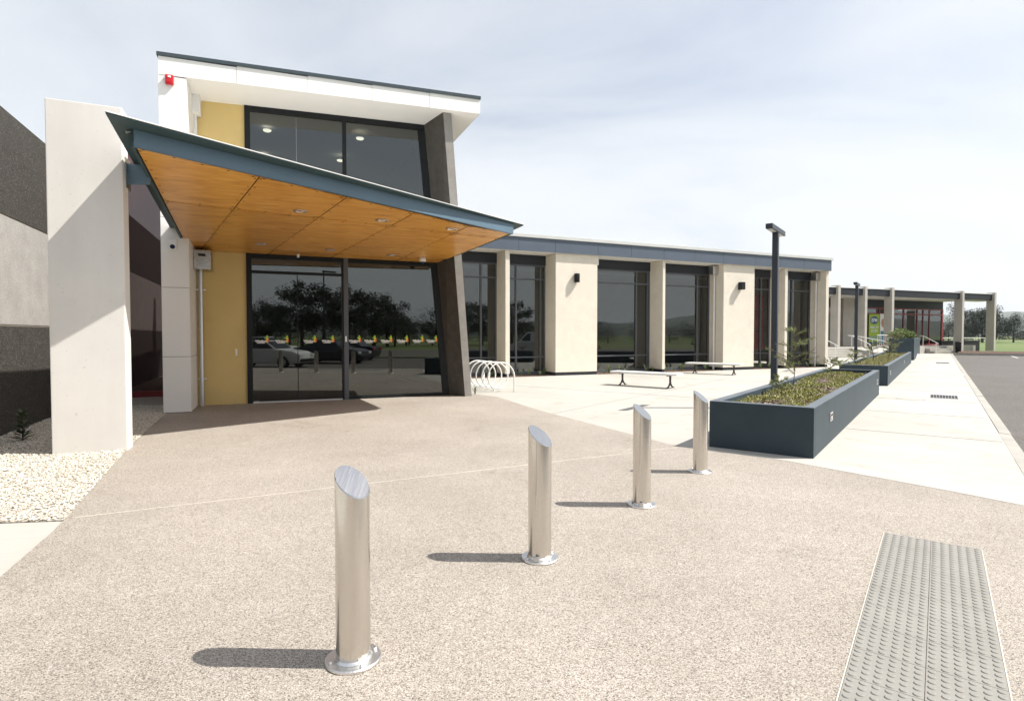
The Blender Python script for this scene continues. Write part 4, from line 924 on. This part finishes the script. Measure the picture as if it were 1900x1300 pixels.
# drain grates and manhole
def grate(label, r_, b_, w, l):
    t = thing('drain_grate', label, 'drain', Bw(r_, b_, .0015), B_ROT, 'drain grates in the footpath')
    bx('pit', 'black_metal', t, 0, w, 0, l, 0, .002); nb = 9
    for k in range(nb + 1): bx('bar', 'galvanised', t, k * w / nb - (.006 if k else 0), k * w / nb + .006, 0.012, l - .012, .002, .008)
    for y in (0, l - .01): bx('rim', 'galvanised', t, -.01, w + .01, y, y + .01, .0025, .0085)
grate('steel drain grate in the footpath beside the first planter', 1.12, 9.85, .56, .9)
grate('steel drain grate in the footpath beside the middle planter', 1.15, 32.3, .6, 1.3)
t = thing('manhole_cover', 'round manhole cover flush in the pale footpath beside a drain grate', 'manhole cover', Bw(.72, 9.2, .001), 0)
m = MB(); m.lathe([(.30, .0005), (.30, .002), (.288, .002), (.288, .0005)], seg=36, smooth=False); m.build('ring', 'joint_dark', t); m = MB(); m.lathe([(0, .0012), (.287, .0012)], seg=36); m.build('lid', 'concrete', t)

# lamp posts
def lamp(label, x, y, h, wd):
    t = thing('lamp_post', label, 'lamp post', (x, y, 0), B_ROT, 'lamp posts on the plaza')
    bx('post', 'post_paint', t, -.06, .06, -.06, .06, 0.012, h, .006); bx('base_plate', 'galvanised', t, -.14, .14, -.14, .14, .001, .014, .003)
    hd = bx('lamp_head', 'post_paint', t, -.07, .07, -.62, .62, h - .02, h + .085, .008)
    for y0 in (-.55, .12): bx('lamp_lens', 'lens_glass', hd, -.05, .05, y0, y0 + .42, h - .026, h - .018)
lamp('dark square lamp post with T-shaped head beside the bollard end planter', 5.76, 12.42, 3.86, .12)
lamp('dark square lamp post with T-shaped head beside the middle planter', 15.5, 25.5, 3.86, .12)
# benches
def bench(label, p, q):
    p, q = Vector(p), Vector(q); a = math.atan2(q.y - p.y, q.x - p.x); L = (q - p).length; e = .32
    t = thing('bench', label, 'bench', (p.x, p.y, 0), a, 'white plaza benches')
    for k in range(3): bx('seat_slat', 'bench_white', t, -e, L + e, -.24 + k * .162, -.24 + k * .162 + .156, .395, .455, .014)
    bx('seat_rail', 'cast_iron', t, -.05, L + .05, -.02, .02, .375, .404)
    for x in (0, L):
        mm = MB(); mm.tube([(x, 0, .39), (x, 0, .15)], [.035, .03], 10); 
        for s_ in (-1, 1): mm.tube([(x, 0, .20), (x, .05 * s_, .10), (x, .13 * s_, .04), (x, .20 * s_, .012)], [.028, .027, .025, .02], 8); mm.box(x - .03, x + .03, (.15 if s_ > 0 else -.25), (.25 if s_ > 0 else -.15), .001, .016)
        mm.box(x - .03, x + .03, -.2, .2, .365, .404, 0, .006); mm.build('leg', 'cast_iron', t)
bench('white backless bench with dark iron legs standing out in the open plaza', (3.565, 18.231), (4.803, 17.147))
bench('white backless bench with dark iron legs close to the downpipe pier', (7.751, 23.974), (9.0, 22.924))
# spiral bicycle rack
t = thing('bicycle_rack', 'white spiral tube bicycle rack beside the leaning blade wall', 'bicycle rack', (0.0, 15.97, 0), 0)
ax = Vector((-.52, .854, 0)); sd = Vector((.854, .52, 0)); P_ = []; turns = 5.0; pitch = .36; rr_ = .375
P_.append((sd * rr_ - sd * .30)[:]); o0 = -sd * .30
for k in range(1, 5): P_.append((o0 + sd * rr_ + Vector((0, 0, .46 * k / 5)))[:])
for k in range(int(turns * 28) + 1):
    th = 2 * math.pi * k / 28; c = o0 + ax * (pitch * th / (2 * math.pi)) + Vector((0, 0, .46)); P_.append((c + sd * rr_ * math.cos(th) + Vector((0, 0, rr_ * math.sin(th))))[:])
e = Vector(P_[-1])
for k in range(1, 6): P_.append((e.x, e.y, .46 * (1 - k / 5)))
m = MB(); m.tube(P_, .021, 10); m.build('coil', 'rack_white', t)
for q in (P_[0], P_[-1]): m = MB(); m.lathe([(.022, .004), (.055, .004), (.055, 0.0)], (q[0], q[1]), 14, smooth=False); m.build('foot_plate', 'galvanised', t)
m = MB(); m.tube([(o0 + ax * .5 + Vector((0, 0, .085)))[:], (o0 + ax * .5)[:]], .015, 6); m.build('stay', 'rack_white', t)

# ================================================================== PLANTS AT THE WALLS
def strap(label, p, n, h, seed, w=.012):
    rg = random.Random(seed); mm = MB()
    for _ in range(n):
        a = rg.uniform(0, 6.28); L = h * rg.uniform(.55, 1.1); sp = rg.uniform(.15, .6) * L; pts_ = []
        for k in range(5): u_ = k / 4; pts_.append(Vector((math.cos(a) * sp * u_ ** 1.4, math.sin(a) * sp * u_ ** 1.4, L * (u_ - .18 * u_ ** 3))))
        sdv = Vector((-math.sin(a), math.cos(a), 0))
        for k in range(4):
            w0, w1 = w * (1 - .2 * k), w * (1 - .2 * (k + 1)) if k < 3 else .001
            mm.face([(pts_[k] - sdv * w0)[:], (pts_[k] + sdv * w0)[:], (pts_[k + 1] + sdv * w1)[:], (pts_[k + 1] - sdv * w1)[:]])
    o = mm.build('strap_plant', 'leaf_strap', None, p); return tag(o, label, 'plant', 'strap leaved plants along the wing')
srng = random.Random(9)
for bay, (x0, x1, nn) in {'between the narrow fin and the wide pier near the bicycle rack': (-1.8, -0.05, 5), 'under the window between the two benches': (2.15, 5.1, 7), 'under the window behind the far bench': (5.55, 8.4, 8), 'under the narrow window with the red panels': (10.7, 12.4, 6), 'under the window next to the end pier': (12.9, 15.2, 7)}.items():
    for k in range(nn):
        x = x0 + (x1 - x0) * (k + srng.uniform(.2, .8)) / nn
        strap('strap leaved plant ' + bay, Ww(x, srng.uniform(.08, .5)), srng.randint(9, 16), srng.uniform(.25, .5), srng.random() * 1000, .014)
strap('strap leaved tuft at the foot of the leaning blade wall', Ew(5.52, .15), 14, .34, 77, .012)
strap('strap leaved tuft behind the spiral bicycle rack', Ww(-2.5, .3), 10, .4, 78, .012)
for x0, x1 in ((-4.42, -2.08), (-1.90, .07), (1.99, 5.28), (5.42, 8.70), (10.58, 12.56), (12.74, 15.4)):
    m = MB(); m.box(x0 + .01, x1 - .01, .0, .885, 0.0015, .012); tag(m.build('garden_strip', 'mulch', None, W_LOC, W_ROT), kind='structure')
# small leafy shrub in the gravel
t = thing('leafy_shrub', 'small dark green leafy shrub growing in the shaded gravel by the hall wall', 'shrub', (-7.34, 8.448, .006), 0)
st = MB(); lf = MB(); rg = random.Random(21)
st.tube([(0, 0, 0), (.01, 0, .2), (-.01, .01, .42)], [.012, .009, .004], 6)
for k in range(64):
    q = rg.uniform(.06, 1.0); a = k * 2.4; L = .19 * (1.1 - .55 * q); up = rg.uniform(.1, .6) + .5 * q
    b0 = Vector((0, 0, .43 * q)); d = Vector((math.cos(a), math.sin(a), up)).normalized(); s_ = Vector((-math.sin(a), math.cos(a), 0)) * .026
    lf.face([b0[:], (b0 + d * L * .5 + s_)[:], (b0 + d * L)[:], (b0 + d * L * .5 - s_)[:]])
st.build('stem', 'bark', t); lf.build('foliage', 'leaf_shrub', t)

# ================================================================== TREES
def tree(label, x, y, h, spread, seed, leaf='leaf_gum', n=3200, group=None, gum=True, z=-.16, low=.22):
    rg = random.Random(seed); t = thing('tree', label, 'tree', (x, y, z), 0, group)
    tr = MB(); lf = MB(); clumps = []
    top = Vector((rg.uniform(-.1, .1) * h, rg.uniform(-.1, .1) * h, h * .8))
    tr.tube([(0, 0, 0), (top * .35)[:], (top * .7)[:], top[:]], [.035 * h, .026 * h, .016 * h, .006 * h], 8)
    nl = 13 if gum else 16
    for k in range(nl):
        q = low + (0.95 - low) * (k + rg.random() * .6) / nl; base = top * min(1, q * 1.1); a = k * 2.4 + rg.uniform(-.5, .5)
        L = spread * rg.uniform(.55, 1.05) * (1.15 - .65 * abs(q - .5))
        e = base + Vector((math.cos(a) * L, math.sin(a) * L, h * rg.uniform(.05, .22))); md = base.lerp(e, .5) + Vector((0, 0, -.02 * h))
        tr.tube([base[:], md[:], e[:]], [.011 * h, .008 * h, .003 * h], 5)
        for c, r_ in ((e, .26), (md + Vector((0, 0, .06 * h)), .2), (e + Vector((rg.uniform(-.3, .3), rg.uniform(-.3, .3), rg.uniform(-.15, .3))) * spread * .6, .2)): clumps.append((c, spread * r_ * (1.2 if gum else 1.45) * rg.uniform(.75, 1.25)))
    clumps.append((top + Vector((0, 0, .08 * h)), spread * .3)); clumps.append((top, spread * .32))
    per = n // len(clumps); sz = h * .03
    for c, r_ in clumps:
        for _ in range(per):
            v = Vector((rg.gauss(0, 1), rg.gauss(0, 1), rg.gauss(0, .75))); v = v.normalized() * r_ * (rg.random() ** .45)
            p = c + v; p.z = max(p.z, .12 * h); a = Vector((rg.gauss(0, 1), rg.gauss(0, 1), rg.gauss(-.2, .8))).normalized(); b = a.cross(Vector((rg.gauss(0, 1), rg.gauss(0, 1), rg.gauss(0, 1)))).normalized(); L = sz * rg.uniform(.6, 1.5)
            lf.face([p[:], (p + a * L * .5 + b * L * .3)[:], (p + a * L)[:], (p + a * L * .5 - b * L * .3)[:]])
    tr.build('trunk', 'bark', t); lf.build('crown', leaf, t); return t
# beyond the field, in view
tree('broad dark tree beyond the sports field behind the last two fins', 118.0, 142.0, 8.2, 5.4, 31, 'leaf_dark', 24000, None, False, low=.12)
tree('rounded dark tree lower than its broad neighbour, at the edge of the field', 124.5, 140.5, 6.0, 4.4, 32, 'leaf_dark', 16000, None, False, low=.1)
tree('small dark tree seen between the red glazing and a grey fin', 108.0, 140.0, 5.4, 3.4, 33, 'leaf_dark', 8000, None, False, low=.1)
tree('small dark tree left of the broad tree, behind a grey fin', 112.6, 141.0, 4.6, 2.8, 34, 'leaf_dark', 7000, None, False, low=.1)
for k, (x, y, h, s_) in enumerate(((106, 165, 4, 4), (115, 172, 3.6, 5), (128, 168, 4.2, 5), (137, 166, 4, 5), (150, 165, 3.8, 5))):
    tree('low scrubby tree in the distant row across the sports field', x, y, h, s_, 40 + k, 'leaf_gum', 3000, 'distant row of trees', False, low=.1)
# across the car park, seen in the glass
for k, (x, y, h) in enumerate(((16.0, -52, 4.6), (19.5, -50.5, 5.6), (22.3, -53, 6.2), (24.6, -48, 8.4), (27.5, -47.5, 8.8), (30.3, -45.5, 8.2), (33.5, -44, 7.4), (37, -46, 7.4), (41, -50, 5.0), (45.3, -30.2, 7.6), (50.5, -31.4, 7.2), (54.3, -28, 7.8), (47.5, -55, 4.2), (51, -53, 4.2), (57, -47, 4.5))):
    tree('tall gum tree across the car park, reflected in the dark glass', x, y, h, h * .46, 60 + k, 'leaf_gum', 5500, 'gum trees across the car park')
for k in range(16):
    x = 62 + k * 4.3; y = -40 + k * 1.2 + 3 * math.sin(k * 1.7)
    tree('low bushy tree across the car park, reflected in the wing windows', x, y, 4.2 + .8 * math.sin(k * 2.3), 4.2, 90 + k, 'leaf_dark', 3000, 'low trees across the car park', False, low=.1)

for k in range(15):
    a_ = k / 14; x = 8 + 58 * a_; y = -62 + 22 * a_ * a_ + 2.0 * math.sin(k * 2.1)
    tree('dense bushy tree behind the gums across the car park, reflected in the doors', x, y, 5.6 + 1.1 * math.sin(k * 1.9), 5.2, 130 + k, 'leaf_dark', 4000, 'bushy trees behind the gums', False, low=.06)

# ================================================================== PARKED CARS
def car(label, x, y, rot, paint, kind='sedan', z=-.115):
    t = thing('parked_car', label, 'car', (x, y, z), rot, 'cars in the car park')
    if kind == 'sedan': prof = [(-2.25, .45), (-2.28, .75), (-2.15, .95), (-1.45, 1.0), (-.95, 1.38), (-.3, 1.45), (.35, 1.42), (1.05, .98), (1.95, .86), (2.25, .72), (2.3, .45), (2.2, .25), (-2.15, .25)]; lo = 1.0
    elif kind == 'van': prof = [(-2.3, .4), (-2.32, 1.2), (-2.2, 1.92), (-1.6, 2.0), (.55, 1.98), (1.25, 1.2), (2.05, 1.0), (2.35, .8), (2.35, .4), (2.25, .28), (-2.2, .28)]; lo = 1.15
    else: prof = [(-2.3, .5), (-2.32, 1.0), (-.55, 1.02), (-.5, 1.6), (.4, 1.62), (1.0, 1.05), (2.0, .95), (2.3, .8), (2.3, .45), (2.2, .32), (-2.2, .32)]; lo = 1.05
    mm = MB(); n = len(prof)
    def wid(zv): return .86 if zv <= lo else .86 - (zv - lo) * .42
    rings = []
    for s_, k in ((-1, 1.0), (-1, .94), (1, .94), (1, 1.0)): pass
    L_ = [(px, -wid(pz), pz) for px, pz in prof]; R_ = [(px, wid(pz), pz) for px, pz in prof]
    mm.mesh(L_ + R_, [tuple(range(n)), tuple(reversed(range(n, 2 * n)))] + [(i, n + i, n + (i + 1) % n, (i + 1) % n) for i in range(n)])
    bm_ = bmesh.new(); me_ = mm.data('body', paint); bm_.from_mesh(me_); bmesh.ops.bevel(bm_, geom=list(bm_.edges), offset=.05, segments=2, affect='EDGES', clamp_overlap=True); bm_.to_mesh(me_); bm_.free()
    body = link('body', me_, t)
    top = max(p[1] for p in prof)
    win = {'sedan': [(-1.25, 1.03), (-.86, 1.36), (-.3, 1.40), (.33, 1.37), (.88, 1.03)], 'van': [(.3, 1.3), (.3, 1.85), (.52, 1.85), (1.05, 1.3)], 'ute': [(-.45, 1.1), (-.42, 1.55), (.36, 1.56), (.85, 1.1)]}[kind]
    for s_ in (-1, 1):
        mm = MB(); mm.face([(px, s_ * (wid(pz) + .004), pz) for px, pz in (win if s_ < 0 else win[::-1])]); mm.build('side_window', 'car_glass', t)
    ws = {'sedan': ((.42, 1.385), (.99, 1.02)), 'van': ((.62, 1.9), (1.2, 1.26)), 'ute': ((.46, 1.57), (.96, 1.09))}[kind]
    (xa, za_), (xb, zb2) = ws; mm = MB(); mm.face([(xb + .02, -wid(zb2) + .08, zb2 + .012), (xb + .02, wid(zb2) - .08, zb2 + .012), (xa + .02, wid(za_) - .08, za_ + .012), (xa + .02, -wid(za_) + .08, za_ + .012)]); mm.build('windscreen', 'car_glass', t)
    for s_ in (-1, 1):
        for px in (-1.4, 1.4):
            w = link('wheel', None, t, (px, s_ * .80, .31), 0); mm = MB(); mm.tube([(0, -.1, 0), (0, .1, 0)], .31, 20); mm.build('tyre', 'rubber', w)
            mm = MB(); mm.tube([(0, s_ * .095, 0), (0, s_ * .108, 0)], .19, 14); mm.build('rim', 'galvanised', w)
        bx('headlight', 'lens_glass', t, 2.2, 2.3, s_ * .66 - .17, s_ * .66 + .17, .60, .74, .02); bx('tail_light', 'red_alarm', t, -2.31, -2.24, s_ * .68 - .13, s_ * .68 + .13, .72, .9, .02)
    bx('bumper', 'black_metal', t, 2.24, 2.33, -.7, .7, .32, .45, .02)
    return t
rotB = R(90) + B_ROT
car('white sedan in the car park, reflected in the sliding doors', *Bw(4.6, -10.4)[:2], rotB, 'car_white')
car('dark sedan parked behind the white sedan, reflected in the doors', *Bw(9.5, -9.0)[:2], rotB + .1, 'car_dark')
car('white utility truck parked across the car park, reflected in the doors', *Bw(13.0, -15.5)[:2], rotB, 'car_white', 'ute')
car('dark sedan parked across the car park, reflected beside the utility truck', *Bw(13.5, -9.8)[:2], rotB + 3.14, 'car_dark')
car('white van parked in the car park, reflected in the wing windows', *Bw(8.6, 9.5)[:2], R(90) + B_ROT + 3.14, 'car_white', 'van')
t = thing('street_light', 'tall dark street light across the car park, reflected in the doors', 'street light', (14.2, -22, -.12), 0)
m = MB(); m.tube([(0, 0, 0), (0, 0, 7.6)], [.09, .06], 10); m.build('pole', 'post_paint', t); m = MB(); m.box(-.1, 1.2, -.12, .12, 7.55, 7.68, 0, .02); m.build('lamp_head', 'post_paint', t)
# verge island seen in the doors
m = MB(); m.prism([Bw(17.0, -40)[:2], Bw(19, -40)[:2], Bw(19, 30)[:2], Bw(17, 30)[:2]], -.13, .0); tag(m.build('verge', 'grass'), kind='structure')
m = MB(); m.prism([Bw(16.84, -40)[:2], Bw(16.99, -40)[:2], Bw(16.99, 30)[:2], Bw(16.84, 30)[:2]], -.13, .01); tag(m.build('verge_kerb', 'kerb_concrete'), kind='structure')

# ================================================================== AIR
def haze_box(x0, x1, y0, y1, z0, z1, density):
    mm = MB(); mm.box(x0, x1, y0, y1, z0, z1)
    m_ = bpy.data.materials.new('air'); m_.use_nodes = True; nt = m_.node_tree; nt.nodes.clear()
    v = add(nt, 'ShaderNodeVolumePrincipled'); v.inputs['Color'].default_value = (0.86, 0.92, 1.0, 1); v.inputs['Density'].default_value = density; v.inputs['Anisotropy'].default_value = 0.3
    o_ = add(nt, 'ShaderNodeOutputMaterial'); nt.links.new(v.outputs[0], o_.inputs['Volume']); MATS['air'] = m_
    tag(mm.build('haze', 'air'), 'thin pale haze in the air towards the hills', 'haze', kind='stuff')
haze_box(-9500, 9500, -9500, 9500, -12, 260, 0.00016)
